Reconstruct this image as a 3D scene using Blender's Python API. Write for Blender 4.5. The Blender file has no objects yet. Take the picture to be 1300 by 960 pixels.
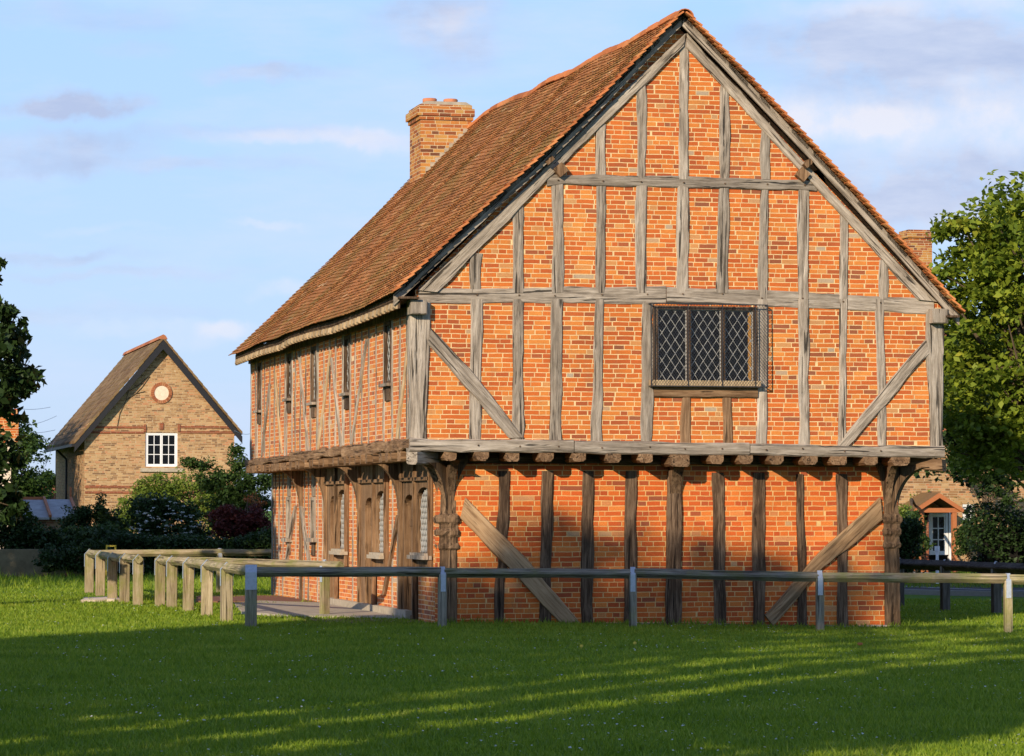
import bpy, bmesh, math, random
import numpy as np
from mathutils import Vector, Matrix
random.seed(7); RNG = np.random.default_rng(11)
S = bpy.context.scene
COL = S.collection
R = math.radians

# ------------------------------------------------------------------ camera geometry (108 mm lens, eye 1.6 m above the green)
F = 3900.; CX = 650.; CY = 435.; HZ = 646.
TH = math.atan(926/F); PT = math.atan((HZ-CY)/F)
VIEW = Vector((math.sin(TH), math.cos(TH), 0)); RIGHT = Vector((math.cos(TH), -math.sin(TH), 0))
CAM = Vector((-8.4945, -41.5619, 1.6))
def ray(px, py):
    x = (px-CX)/F; y = (CY-py)/F
    return RIGHT*x + VIEW*(math.cos(PT)-y*math.sin(PT)) + Vector((0, 0, math.sin(PT)+y*math.cos(PT)))
def onY(px, py, Y):
    d = ray(px, py); return CAM + d*((Y-CAM.y)/d.y)
def onX(px, py, X):
    d = ray(px, py); return CAM + d*((X-CAM.x)/d.x)
def atD(px, py, D):
    d = ray(px, py); return CAM + d*(D/d.dot(VIEW))
def gz(x, y):
    t = min(max((x-1.0)/6.0, 0), 1); return -0.10*t*t*(3-2*t)
def onG(px, py):
    z = 0
    for _ in range(4):
        d = ray(px, py); p = CAM + d*((z-CAM.z)/d.z); z = gz(p.x, p.y)
    return p
def LD(lat, d, z=0):                       # a place given by its distance in front and to the side of where the photographer stood
    p = CAM + VIEW*d + RIGHT*lat; p.z = z; return p

# ------------------------------------------------------------------ objects
def tag(o, label=None, cat=None, group=None, kind=None):
    if label: o['label'] = label
    if cat: o['category'] = cat
    if group: o['group'] = group
    if kind: o['kind'] = kind
    return o
def thing(name, label, cat, loc=(0, 0, 0), group=None, rz=0):
    o = bpy.data.objects.new(name, None); COL.objects.link(o)
    o.location = loc; o.rotation_euler = (0, 0, rz); o.empty_display_size = .3
    return tag(o, label, cat, group)
def wmat(o):
    m = Matrix.LocRotScale(o.location, o.rotation_euler, None)
    return wmat(o.parent) @ m if o.parent else m
def obj(name, verts, faces, mat, parent=None, smooth=False, mw=None, uv=None):
    me = bpy.data.meshes.new(name)
    me.from_pydata([tuple(v) for v in verts], [], [tuple(f) for f in faces])
    mats = mat if isinstance(mat, (list, tuple)) else [mat]
    for m in mats: me.materials.append(m)
    if smooth: me.polygons.foreach_set('use_smooth', [True]*len(me.polygons))
    o = bpy.data.objects.new(name, me); COL.objects.link(o)
    if parent is not None: o.parent = parent
    if mw is not None: o.matrix_world = mw
    if parent is not None:
        W = (mw if mw is not None else Matrix.Identity(4))
        o.matrix_parent_inverse = Matrix.Identity(4)
        o.matrix_basis = wmatrix(parent).inverted() @ W
    if uv is not None: box_uv(me, uv)
    return o
def wmatrix(o):
    return (wmatrix(o.parent) @ o.matrix_parent_inverse @ o.matrix_basis) if o.parent else o.matrix_basis.copy()
def box_uv(me, scale=1.0):
    uvl = me.uv_layers.new(name='UVMap')
    for p in me.polygons:
        n = p.normal
        for li in p.loop_indices:
            c = me.vertices[me.loops[li].vertex_index].co
            if abs(n.z) > .8: q = (c.x, c.y)
            elif abs(n.x) > abs(n.y): q = (c.y, c.z)
            else: q = (c.x, c.z)
            uvl.data[li].uv = (q[0]*scale, q[1]*scale)
class MB:
    def __init__(s): s.v = []; s.f = []
    def add(s, vs, fs):
        n = len(s.v); s.v += [Vector(v) for v in vs]; s.f += [tuple(i+n for i in f) for f in fs]; return s
    def box(s, x0, x1, y0, y1, z0, z1):
        return s.add([(x0,y0,z0),(x1,y0,z0),(x1,y1,z0),(x0,y1,z0),(x0,y0,z1),(x1,y0,z1),(x1,y1,z1),(x0,y1,z1)],
              [(0,3,2,1),(4,5,6,7),(0,1,5,4),(1,2,6,5),(2,3,7,6),(3,0,4,7)])
    def bar(s, a, b, w, h=None, up=Vector((0,0,1))):
        a = Vector(a); b = Vector(b); h = h or w
        L = (b-a).normalized(); U = Vector(up) - L*L.dot(Vector(up))
        if U.length < 1e-4: U = Vector((1,0,0)) - L*L.x
        U.normalize(); W = L.cross(U)
        vs = []
        for p in (a, b):
            for su, sw in ((-1,-1),(-1,1),(1,1),(1,-1)): vs.append(p + U*su*h/2 + W*sw*w/2)
        return s.add(vs, [(0,1,2,3),(7,6,5,4),(0,4,5,1),(1,5,6,2),(2,6,7,3),(3,7,4,0)])
    def tube(s, pts, radii, n=6, cap=True):
        pts = [Vector(p) for p in pts]; base = len(s.v); m = len(pts)
        for i, p in enumerate(pts):
            t = (pts[min(i+1, m-1)]-pts[max(i-1, 0)]).normalized()
            a = Vector((0,0,1)) if abs(t.z) < .9 else Vector((1,0,0))
            u = t.cross(a).normalized(); w = t.cross(u)
            r = radii[i] if hasattr(radii, '__len__') else radii
            for k in range(n):
                an = 2*math.pi*k/n; s.v.append(p + u*math.cos(an)*r + w*math.sin(an)*r)
        for i in range(m-1):
            for k in range(n):
                a = base+i*n+k; b = base+i*n+(k+1) % n; s.f.append((a, b, b+n, a+n))
        if cap:
            s.f.append(tuple(base+k for k in range(n))[::-1]); s.f.append(tuple(base+(m-1)*n+k for k in range(n)))
        return s
    def prism(s, poly, off):
        """poly: list of points in a plane; off: extrusion vector"""
        off = Vector(off); n = len(poly); b = len(s.v)
        s.v += [Vector(p) for p in poly] + [Vector(p)+off for p in poly]
        s.f.append(tuple(b+i for i in range(n))); s.f.append(tuple(b+n+i for i in range(n))[::-1])
        for i in range(n):
            j = (i+1) % n; s.f.append((b+i, b+n+i, b+n+j, b+j))
        return s
    def build(s, name, mat, parent=None, smooth=False, uv=None, origin=None):
        if origin is None: return fixn(obj(name, s.v, s.f, mat, parent, smooth, uv=uv))
        o = Vector(origin)
        return fixn(obj(name, [v-o for v in s.v], s.f, mat, parent, smooth, mw=Matrix.Translation(o), uv=uv))
def fixn(o):
    bm = bmesh.new(); bm.from_mesh(o.data); bmesh.ops.recalc_face_normals(bm, faces=bm.faces[:]); bm.to_mesh(o.data); bm.free(); return o
def big_mesh(name, V, Fq, mat, parent=None, k=4):
    me = bpy.data.meshes.new(name); nv = len(V); nf = len(Fq)
    me.vertices.add(nv); me.vertices.foreach_set('co', np.asarray(V, dtype=np.float32).ravel())
    me.loops.add(nf*k); me.loops.foreach_set('vertex_index', np.asarray(Fq, dtype=np.int32).ravel())
    me.polygons.add(nf); me.polygons.foreach_set('loop_start', np.arange(0, nf*k, k, dtype=np.int32))
    me.update(calc_edges=True); me.validate()
    for m in (mat if isinstance(mat, (list, tuple)) else [mat]): me.materials.append(m)
    o = bpy.data.objects.new(name, me); COL.objects.link(o)
    if parent is not None:
        o.parent = parent; o.matrix_basis = wmatrix(parent).inverted()
    return o

# ------------------------------------------------------------------ materials
class NT:
    def __init__(s, name):
        s.m = bpy.data.materials.new(name); s.m.use_nodes = True; s.t = s.m.node_tree
        s.b = s.t.nodes['Principled BSDF']; s.out = s.t.nodes['Material Output']
    def n(s, typ, **kw):
        x = s.t.nodes.new(typ)
        for k, v in kw.items():
            if k in x.inputs.keys() if isinstance(k, str) and k[0].isupper() else False: x.inputs[k].default_value = v
            else: setattr(x, k, v)
        return x
    def l(s, a, b): s.t.links.new(a, b)
    def math(s, op, a, b=None, c=None):
        x = s.t.nodes.new('ShaderNodeMath'); x.operation = op
        for i, q in enumerate((a, b, c)):
            if q is None: continue
            if isinstance(q, (int, float)): x.inputs[i].default_value = q
            else: s.l(q, x.inputs[i])
        return x.outputs[0]
    def mix(s, f, a, b, mode='MIX'):
        x = s.t.nodes.new('ShaderNodeMix'); x.data_type = 'RGBA'; x.blend_type = mode
        for i, q in ((0, f), (6, a), (7, b)):
            if isinstance(q, (int, float)): x.inputs[i].default_value = q
            elif isinstance(q, (tuple, list)): x.inputs[i].default_value = (*q[:3], 1)
            else: s.l(q, x.inputs[i])
        return x.outputs[2]
    def noise(s, vec, scale, detail=4, rough=.6, dim='3D', dist=0):
        x = s.t.nodes.new('ShaderNodeTexNoise'); x.noise_dimensions = dim
        x.inputs['Scale'].default_value = scale; x.inputs['Detail'].default_value = detail; x.inputs['Roughness'].default_value = rough
        x.inputs['Distortion'].default_value = dist
        if vec is not None: s.l(vec, x.inputs['Vector'])
        return x
    def ramp(s, fac, stops, interp='LINEAR'):
        x = s.t.nodes.new('ShaderNodeValToRGB'); x.color_ramp.interpolation = interp
        e = x.color_ramp.elements
        while len(e) < len(stops): e.new(.5)
        for el, (p, c) in zip(e, stops):
            el.position = p; el.color = (*c, 1) if len(c) == 3 else c
        s.l(fac, x.inputs[0]); return x.outputs[0]
    def mapping(s, vec, scale=(1,1,1), loc=(0,0,0)):
        x = s.t.nodes.new('ShaderNodeMapping'); x.inputs['Scale'].default_value = scale; x.inputs['Location'].default_value = loc
        s.l(vec, x.inputs['Vector']); return x.outputs[0]
    def coord(s, which='Object'): return s.t.nodes.new('ShaderNodeTexCoord').outputs[which]
    def bump(s, h, strength=.4, dist=.01, normal=None):
        x = s.t.nodes.new('ShaderNodeBump'); x.inputs['Strength'].default_value = strength; x.inputs['Distance'].default_value = dist
        s.l(h, x.inputs['Height'])
        if normal is not None: s.l(normal, x.inputs['Normal'])
        s.l(x.outputs[0], s.b.inputs['Normal']); return x.outputs[0]
    def done(s, color=None, rough=.8, spec=.3):
        if color is not None:
            if isinstance(color, (tuple, list)): s.b.inputs['Base Color'].default_value = (*color[:3], 1)
            else: s.l(color, s.b.inputs['Base Color'])
        if isinstance(rough, (int, float)): s.b.inputs['Roughness'].default_value = rough
        else: s.l(rough, s.b.inputs['Roughness'])
        s.b.inputs['Specular IOR Level'].default_value = spec
        return s.m

def brick_mat(name, stops, mortar, bw=.235, rh=.066, ms=.0055, grime=.35, shift=0):
    t = NT(name)
    uv = t.coord('UV')
    m = t.mapping(uv, (1, 1, 1), (shift, shift*.37, 0))
    sep = t.n('ShaderNodeSeparateXYZ'); t.l(m, sep.inputs[0])
    row = t.math('FLOOR', t.math('DIVIDE', sep.outputs[1], rh))
    # bricks of uneven length, a different order in each course
    cb = t.n('ShaderNodeCombineXYZ'); t.l(t.math('MULTIPLY', sep.outputs[0], 1.9), cb.inputs[0]); t.l(t.math('MULTIPLY', row, 13.37), cb.inputs[1])
    nz = t.noise(cb.outputs[0], 1.0, 1, .5, '2D')
    dx = t.math('MULTIPLY', t.math('SUBTRACT', nz.outputs[0], .5), .42)
    wob = t.noise(m, 3.5, 3, .6)
    dy = t.math('MULTIPLY', t.math('SUBTRACT', wob.outputs[0], .5), .016)
    cb2 = t.n('ShaderNodeCombineXYZ'); t.l(t.math('ADD', sep.outputs[0], dx), cb2.inputs[0]); t.l(t.math('ADD', sep.outputs[1], dy), cb2.inputs[1])
    b = t.n('ShaderNodeTexBrick'); b.offset = .5; b.squash = .62; b.squash_frequency = 2
    for k, v in (('Scale', 1), ('Mortar Size', ms), ('Mortar Smooth', .25), ('Bias', 0), ('Brick Width', bw), ('Row Height', rh)): b.inputs[k].default_value = v
    b.inputs['Color1'].default_value = (0,0,0,1); b.inputs['Color2'].default_value = (1,1,1,1); b.inputs['Mortar'].default_value = (.5,.5,.5,1)
    t.l(cb2.outputs[0], b.inputs['Vector'])
    col = t.ramp(b.outputs['Color'], stops, 'LINEAR')
    fine = t.noise(m, 55, 5, .7)
    big = t.noise(m, .9, 4, .65)
    col = t.mix(.55, col, t.ramp(fine.outputs[0], [(.3, (.55,.52,.5)), (.7, (1.25,1.2,1.15))]), 'MULTIPLY')
    col = t.mix(grime, col, t.ramp(big.outputs[0], [(.32, (.55,.52,.5)), (.62, (1.12,1.1,1.08))]), 'MULTIPLY')
    pan = t.noise(m, .55, 2, .5)
    col = t.mix(t.ramp(pan.outputs[0], [(.42, (0,0,0)), (.66, (.42,.42,.42))]), col, t.mix(1.0, col, (1.08, 1.25, 1.3), 'MULTIPLY'))
    st = t.noise(t.mapping(m, (3.2, .8, 1), (4, 9, 0)), 1.3, 5, .7)
    col = t.mix(t.ramp(st.outputs[0], [(.56, (0,0,0)), (.74, (.42,.42,.42))]), col, (.22, .12, .075))
    mcol = t.mix(.6, mortar, t.ramp(t.noise(m, 5, 4, .7).outputs[0], [(.3, (.62,.58,.52)), (.7, (1.15,1.14,1.1))]), 'MULTIPLY')
    fac = t.math('MULTIPLY', b.outputs['Fac'], t.ramp(t.noise(m, 18, 3, .6).outputs[0], [(.28, (.6,)*3), (.5, (1,1,1))]))
    col = t.mix(fac, col, mcol)
    h = t.math('ADD', t.math('MULTIPLY', t.math('SUBTRACT', 1, b.outputs['Fac']), 1.0), t.math('MULTIPLY', fine.outputs[0], .5))
    t.bump(h, .55, .008)
    return t.done(col, .92, .15)

HALL_STOPS = [(0, (.27,.10,.055)), (.05, (.37,.10,.04)), (.18, (.46,.105,.032)), (.45, (.56,.14,.034)), (.7, (.61,.18,.041)), (.93, (.65,.24,.06)), (.985, (.52,.27,.12)), (1, (.42,.35,.27))]
M = {}
M['brick'] = brick_mat('hall_brick', HALL_STOPS, (.74,.56,.31), ms=.0064)
M['brick_low'] = brick_mat('hall_brick_low', [(p, (min(.68, c[0]*1.06), c[1]*.86, c[2]*.8)) for p, c in HALL_STOPS[:-1]]+[(1, (.5,.3,.16))], (.70,.46,.20), bw=.24, rh=.0715, ms=.0062, shift=3.3)
M['brick_side'] = brick_mat('hall_brick_side', [(p, (min(.68, c[0]*1.08+.03), c[1]*1.16+.012, c[2]*1.25+.008)) for p, c in HALL_STOPS], (.80,.60,.38), ms=.0068, shift=8.1, grime=.25)  # paler copy of the front brick: paler mortar plus light painted into its colour
M['chim_brick'] = brick_mat('chimney_brick', [(0, (.15,.06,.035)), (.3, (.36,.11,.04)), (.6, (.48,.19,.05)), (1, (.48,.28,.09))], (.60,.50,.33), shift=.7)
M['buff'] = brick_mat('buff_brick', [(0, (.18,.10,.055)), (.2, (.33,.18,.085)), (.5, (.43,.26,.125)), (.8, (.52,.34,.18)), (1, (.50,.21,.10))], (.50,.39,.26), ms=.007, shift=2.2)
M['redband'] = brick_mat('red_band_brick', [(0, (.18,.055,.032)), (1, (.33,.10,.05))], (.36,.22,.14), shift=1.2)
M['fadedbrick'] = brick_mat('old_garden_brick', [(0, (.12,.07,.05)), (.5, (.30,.14,.09)), (1, (.42,.28,.18))], (.36,.30,.22), shift=5.2)

def wood_mat(name, dark, mid, light, crack=.5, green=0.0, gscale=1.0, bumps=.5):
    t = NT(name)
    oc = t.coord('Object'); oi = t.n('ShaderNodeObjectInfo')
    off = t.n('ShaderNodeVectorMath', operation='ADD'); t.l(oc, off.inputs[0])
    sc = t.n('ShaderNodeVectorMath', operation='SCALE'); sc.inputs[0].default_value = (37, 21, 53); t.l(oi.outputs['Random'], sc.inputs['Scale']); t.l(sc.outputs[0], off.inputs[1])
    v = off.outputs[0]
    g = t.noise(t.mapping(v, (46*gscale, 46*gscale, 2.6)), 1, 6, .72, dist=.5)
    g2 = t.noise(t.mapping(v, (9, 9, .9)), 1, 4, .6, dist=1.2)
    blot = t.noise(v, 2.2, 3, .6)
    f = t.math('ADD', t.math('MULTIPLY', g.outputs[0], .55), t.math('MULTIPLY', g2.outputs[0], .45))
    col = t.ramp(f, [(.36, dark), (.48, mid), (.61, light)])
    col = t.mix(.5, col, t.ramp(blot.outputs[0], [(.3, (.6,.57,.53)), (.65, (1.15,1.13,1.1))]), 'MULTIPLY')
    tone = t.math('ADD', t.math('MULTIPLY', oi.outputs['Random'], .42), .78)
    tc = t.n('ShaderNodeCombineColor')
    for i in range(3): t.l(tone, tc.inputs[i])
    col = t.mix(1.0, col, tc.outputs[0], 'MULTIPLY')
    ck = t.noise(t.mapping(v, (22, 22, .7)), 1, 3, .5, dist=.9)
    cf = t.ramp(ck.outputs[0], [(.35, (1,1,1)), (.395, (0,0,0))])
    col = t.mix(t.math('MULTIPLY', cf, crack), col, tuple(c*.22 for c in dark))
    if green:
        gn = t.noise(v, 3.1, 4, .7)
        col = t.mix(t.math('MULTIPLY', t.ramp(gn.outputs[0], [(.45, (0,0,0)), (.62, (1,1,1))]), green), col, (.20,.21,.05))
    h = t.math('SUBTRACT', t.math('ADD', g.outputs[0], t.math('MULTIPLY', g2.outputs[0], 1.2)), t.math('MULTIPLY', cf, 1.4))
    t.bump(h, bumps, .012)
    return t.done(col, .88, .2)
M['oak'] = wood_mat('weathered_oak', (.12,.10,.082), (.30,.255,.21), (.47,.415,.355), .9, bumps=.9)
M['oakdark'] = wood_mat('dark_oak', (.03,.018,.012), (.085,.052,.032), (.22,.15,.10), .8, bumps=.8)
M['oakbrown'] = wood_mat('brown_oak', (.08,.045,.024), (.20,.118,.065), (.34,.22,.13), .8, bumps=.8)
M['oakpost'] = wood_mat('carved_oak', (.045,.027,.016), (.125,.077,.044), (.25,.165,.10), .85, bumps=1.0)
M['oaklight'] = wood_mat('light_oak_brace', (.16,.09,.045), (.33,.21,.115), (.44,.30,.175), .5)
M['oakpale'] = wood_mat('pale_oak', (.24,.16,.09), (.42,.31,.19), (.55,.43,.28), .5)
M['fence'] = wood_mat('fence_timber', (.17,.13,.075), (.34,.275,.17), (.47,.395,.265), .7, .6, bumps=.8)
M['fencegreyshade'] = wood_mat('shaded_grey_fence_timber', (.085,.075,.06), (.20,.18,.145), (.34,.31,.25), .8, .3, bumps=.9)  # weathered grey, darkened further for the front posts and rails in shade
M['fencebackshade'] = wood_mat('shaded_fence_timber', (.05,.045,.04), (.10,.09,.08), (.17,.155,.14), .5)  # fence timber with the shade behind the hall put into its colour

def tile_mat(name, stops, moss=.6):
    t = NT(name); v = t.coord('Object'); g = t.n('ShaderNodeNewGeometry')
    col = t.ramp(g.outputs['Random Per Island'], stops)
    n1 = t.noise(v, .75, 5, .65); n2 = t.noise(v, 30, 4, .7)
    col = t.mix(.6, col, t.ramp(n1.outputs[0], [(.3, (.55,.53,.5)), (.65, (1.2,1.12,1.05))]), 'MULTIPLY')
    col = t.mix(.5, col, t.ramp(n2.outputs[0], [(.3, (.55,.53,.5)), (.7, (1.25,1.2,1.15))]), 'MULTIPLY')
    ms = t.math('MULTIPLY', t.ramp(t.noise(v, 1.3, 6, .75).outputs[0], [(.47, (0,0,0)), (.62, (1,1,1))]), moss)
    col = t.mix(ms, col, (.155,.135,.035))
    t.bump(n2.outputs[0], .4, .006)
    return t.done(col, .9, .15)
M['tile'] = tile_mat('roof_tile', [(0, (.27,.125,.052)), (.3, (.35,.148,.060)), (.7, (.42,.183,.075)), (.93, (.48,.22,.095)), (.99, (.52,.30,.14)), (1, (.58,.43,.27))], .5)
M['tileedge'] = tile_mat('orange_tile', [(0, (.38,.13,.05)), (.5, (.56,.2,.075)), (1, (.64,.27,.11))], .12)
M['tilebrown'] = tile_mat('brown_tile', [(0, (.14,.085,.045)), (.5, (.20,.13,.07)), (1, (.27,.185,.105))], .3)
M['tilered'] = tile_mat('red_tile', [(0, (.32,.11,.06)), (.5, (.44,.16,.08)), (1, (.5,.24,.13))], .1)
def plain(name, col, rough=.6, spec=.3, var=.3, scale=12, metal=0, bmp=.15):
    t = NT(name); v = t.coord('Object'); n = t.noise(v, scale, 5, .65)
    c = t.mix(var, col, t.ramp(n.outputs[0], [(.3, (.5,)*3), (.7, (1.3,)*3)]), 'MULTIPLY')
    t.bump(n.outputs[0], bmp, .006); t.b.inputs['Metallic'].default_value = metal
    return t.done(c, rough, spec)
M['lead'] = plain('lead_came', (.42,.42,.41), .5, .4)
M['wire'] = plain('black_wire', (.03,.03,.035), .6)
M['iron'] = plain('black_painted_wood', (.018,.018,.022), .5)
M['white'] = plain('white_paint', (.78,.78,.80), .5, .3, .12)
M['stone'] = plain('pale_stone', (.42,.36,.28), .9, .2, .5, 9)
M['render'] = plain('pinkish_plaster', (.72,.60,.47), .9, .2, .3, 9)
M['concrete'] = plain('concrete', (.40,.35,.28), .9, .2, .5, 5)
M['galv'] = plain('galvanised_steel', (.42,.47,.54), .42, .5, .35, 30, .25)
M['pot'] = plain('terracotta', (.52,.2,.10), .85, .2, .4, 9)
M['soil'] = plain('bare_soil', (.26,.19,.11), .95, .1, .6, 8, bmp=.5)
M['oldstone'] = plain('darkened_old_stone', (.20,.165,.10), .95, .1, .7, 3)  # stone colour darkened for the deep shade on the garden wall
M['felt'] = plain('grey_felt', (.36,.37,.38), .9, .15, .5, 4)
M['plumb'] = plain('red_brown_paint', (.42,.15,.06), .6, .2, .2)
M['yellow'] = plain('yellow_paint', (.62,.45,.05), .6)
M['dark'] = plain('interior_shade', (.012,.011,.01), .9, .1)  # near-black standing in for shade inside rooms, porch and hedges
M['curtain'] = plain('ochre_curtain', (.5,.25,.06), .9)
M['bark'] = plain('bark', (.10,.075,.05), .95, .1, .7, 9, bmp=.8)
M['asphalt'] = plain('asphalt', (.055,.055,.06), .85, .25, .4, 25)
M['kerb'] = plain('kerb_stone', (.30,.29,.27), .9)
M['paint'] = plain('road_paint', (.6,.6,.58), .7)
def glass(name, col=(.006,.007,.009), rough=.12):
    t = NT(name); v = t.coord('Object'); n = t.noise(v, 11, 2, .5); t.bump(n.outputs[0], .45, .012)
    return t.done(col, rough, .22)
M['glass'] = glass('old_window_glass')
def leaf_mat(name, stops, trans=.35, rough=.55):
    t = NT(name); g = t.n('ShaderNodeNewGeometry'); v = t.coord('Object')
    n = t.noise(v, .9, 3, .6)
    f = t.math('ADD', t.math('MULTIPLY', g.outputs['Random Per Island'], .6), t.math('MULTIPLY', t.math('SUBTRACT', n.outputs[0], .3), .9))
    col = t.ramp(f, stops)
    t.done(col, rough, .25)
    tr = t.n('ShaderNodeBsdfTranslucent'); t.l(col, tr.inputs['Color'])
    mx = t.n('ShaderNodeMixShader'); mx.inputs[0].default_value = trans
    t.l(t.b.outputs[0], mx.inputs[1]); t.l(tr.outputs[0], mx.inputs[2]); t.l(mx.outputs[0], t.out.inputs['Surface'])
    return t.m
M['maple'] = leaf_mat('maple_leaf', [(0, (.07,.12,.012)), (.4, (.14,.20,.02)), (.75, (.26,.32,.03)), (1, (.42,.38,.05))])
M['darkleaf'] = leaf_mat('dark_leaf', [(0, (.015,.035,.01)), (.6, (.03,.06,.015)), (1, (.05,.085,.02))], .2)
M['yleaf'] = leaf_mat('yellow_green_leaf', [(0, (.09,.15,.02)), (.5, (.18,.25,.035)), (1, (.30,.34,.08))])
M['midleaf'] = leaf_mat('mid_green_leaf', [(0, (.025,.055,.012)), (.5, (.05,.095,.02)), (1, (.09,.13,.03))], .3)
M['redleaf'] = leaf_mat('purple_leaf', [(0, (.05,.012,.012)), (.5, (.11,.025,.02)), (1, (.18,.05,.03))], .3)
M['orleaf'] = leaf_mat('orange_leaf', [(0, (.3,.08,.02)), (1, (.55,.2,.06))], .3)
M['petal'] = leaf_mat('white_petal', [(0, (.5,.52,.5)), (1, (.75,.76,.72))], .2)
M['grassblade'] = leaf_mat('grass_blade', [(0, (.10,.175,.012)), (.4, (.18,.275,.018)), (.75, (.28,.36,.03)), (.93, (.38,.40,.06)), (1, (.45,.38,.14))], .4, .5)
def lawn_mat():
    t = NT('lawn_soil'); v = t.coord('Object')
    n = t.noise(v, .5, 5, .7); n2 = t.noise(v, 14, 5, .7)
    c = t.ramp(n.outputs[0], [(.3, (.06,.13,.010)), (.55, (.09,.18,.013)), (.75, (.15,.20,.03))])
    c = t.mix(.6, c, t.ramp(n2.outputs[0], [(.3, (.5,)*3), (.7, (1.4,)*3)]), 'MULTIPLY')
    t.bump(n2.outputs[0], .6, .03)
    return t.done(c, .95, .1)
M['lawn'] = lawn_mat()

# ------------------------------------------------------------------ timbers
def vnoise(n, amp, per=3.0):
    k = max(2, int(n/per)+2); c = RNG.normal(0, amp, k)
    return np.interp(np.linspace(0, k-1, n), np.arange(k), c)
def timber(name, A, B, nrm, proud, depth, mat, parent, rough=.0085, ch=.012, label=None):
    """A, B: the two long edges as polylines in a plane; nrm: outward normal. Axes: local z along the grain."""
    A = [Vector(a) for a in A]; B = [Vector(b) for b in B]; nrm = Vector(nrm).normalized()
    mid = [(a+b)/2 for a, b in zip(A, B)]
    Lz = (mid[-1]-mid[0]).normalized(); Wx = nrm.cross(Lz).normalized()*-1
    if (B[0]-A[0]).dot(Wx) < 0: A, B = B, A
    Ln = (mid[-1]-mid[0]).length; n = max(4, int(Ln/.13))
    def samp(P):
        d = [0]
        for i in range(1, len(P)): d.append(d[-1]+(P[i]-P[i-1]).length)
        ts = np.linspace(0, d[-1], n)
        return [np.interp(ts, d, [p[k] for p in P]) for k in range(3)]
    a = np.array(samp(A)).T; b = np.array(samp(B)).T
    c = (a.mean(0)+b.mean(0))/2
    w = np.array(Wx); l = np.array(Lz); nn = np.array(nrm)
    a = a + np.outer(vnoise(n, rough)+RNG.normal(0, rough*.35, n), w); b = b + np.outer(vnoise(n, rough)+RNG.normal(0, rough*.35, n), w)
    rel = RNG.normal(0, rough*.3, (n, 3)) + vnoise(n, rough*.4)[:, None]
    V = []
    for i in range(n):
        wd = b[i]-a[i]; wl = np.linalg.norm(wd)+1e-6; u = wd/wl; cc = min(ch*random.uniform(.6, 1.5), wl*.25)
        prof = [a[i]-nn*depth, a[i]+nn*(proud-cc), a[i]+u*cc+nn*(proud+rel[i,0]), (a[i]+b[i])/2+nn*(proud+rel[i,1]+rough*.3), b[i]-u*cc+nn*(proud+rel[i,2]), b[i]+nn*(proud-cc), b[i]-nn*depth]
        V += prof
    V = np.array(V)-c
    Mx = Matrix(((Wx.x, -nrm.x, Lz.x), (Wx.y, -nrm.y, Lz.y), (Wx.z, -nrm.z, Lz.z)))
    Rm = np.array(Mx); V = V @ Rm
    Fc = []
    for i in range(n-1):
        for k in range(7):
            j = (k+1) % 7; Fc.append((i*7+k, i*7+j, (i+1)*7+j, (i+1)*7+k))
    Fc.append(tuple(range(7))); Fc.append(tuple((n-1)*7+k for k in range(7))[::-1])
    o = obj(name, V, Fc, mat, parent, mw=Matrix.Translation(Vector(c)) @ Mx.to_4x4())
    fixn(o)
    if label: o['label'] = label
    return o
NY = Vector((0, -1, 0)); NX = Vector((-1, 0, 0))
def fv(name, rows, Y, proud, mat, par, depth=.06, **k):        # upright timber on a plane facing the green
    return timber(name, [onY(r[0], r[2], Y) for r in rows], [onY(r[1], r[2], Y) for r in rows], NY, proud, depth, mat, par, **k)
def fh(name, cols, Y, proud, mat, par, depth=.06, **k):        # level timber
    return timber(name, [onY(r[0], r[1], Y) for r in cols], [onY(r[0], r[2], Y) for r in cols], NY, proud, depth, mat, par, **k)
def sv(name, y, z0, z1, w, X, proud, mat, par, lean=0, depth=.05, **k):  # on a plane facing left
    return timber(name, [Vector((X, y-w/2+lean*0, z0)), Vector((X, y-w/2+lean, z1))], [Vector((X, y+w/2, z0)), Vector((X, y+w/2+lean, z1))], NX, proud, depth, mat, par, **k)

def wall_holes(mb, axis, c, u0, u1, z0, z1, holes, thick, inward):
    """axis 'Y': plane Y=c running in X; axis 'X': plane X=c running in Y. inward: +1/-1 direction of the thickness"""
    us = sorted({u0, u1, *[h[0] for h in holes], *[h[1] for h in holes]}); zs = sorted({z0, z1, *[h[2] for h in holes], *[h[3] for h in holes]})
    def P(u, z, d): return (u, c+inward*d, z) if axis == 'Y' else (c+inward*d, u, z)
    def solid(i, j):
        if i < 0 or j < 0 or i >= len(us)-1 or j >= len(zs)-1: return False
        um = (us[i]+us[i+1])/2; zm = (zs[j]+zs[j+1])/2
        return not any(h[0] < um < h[1] and h[2] < zm < h[3] for h in holes)
    for i in range(len(us)-1):
        for j in range(len(zs)-1):
            if not solid(i, j): continue
            a, b, p, q = us[i], us[i+1], zs[j], zs[j+1]
            mb.add([P(a,p,0), P(b,p,0), P(b,q,0), P(a,q,0)], [(0,1,2,3)])
            mb.add([P(a,p,thick), P(b,p,thick), P(b,q,thick), P(a,q,thick)], [(3,2,1,0)])
            for di, dj, e in ((-1,0,((a,p),(a,q))), (1,0,((b,p),(b,q))), (0,-1,((a,p),(b,p))), (0,1,((a,q),(b,q)))):
                if not solid(i+di, j+dj):
                    (ua, za), (ub, zb) = e
                    mb.add([P(ua,za,0), P(ub,zb,0), P(ub,zb,thick), P(ua,za,thick)], [(0,1,2,3)])

# ================================================================== THE HALL
W = 7.73; L = 15.35; J = .41; JR = 7.20
hall = thing('timber_framed_hall', 'large two-storey hall of orange brick between grey oak timbers, with steep old tiled roof', 'hall', (3.8, 7.6, 0))
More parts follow.
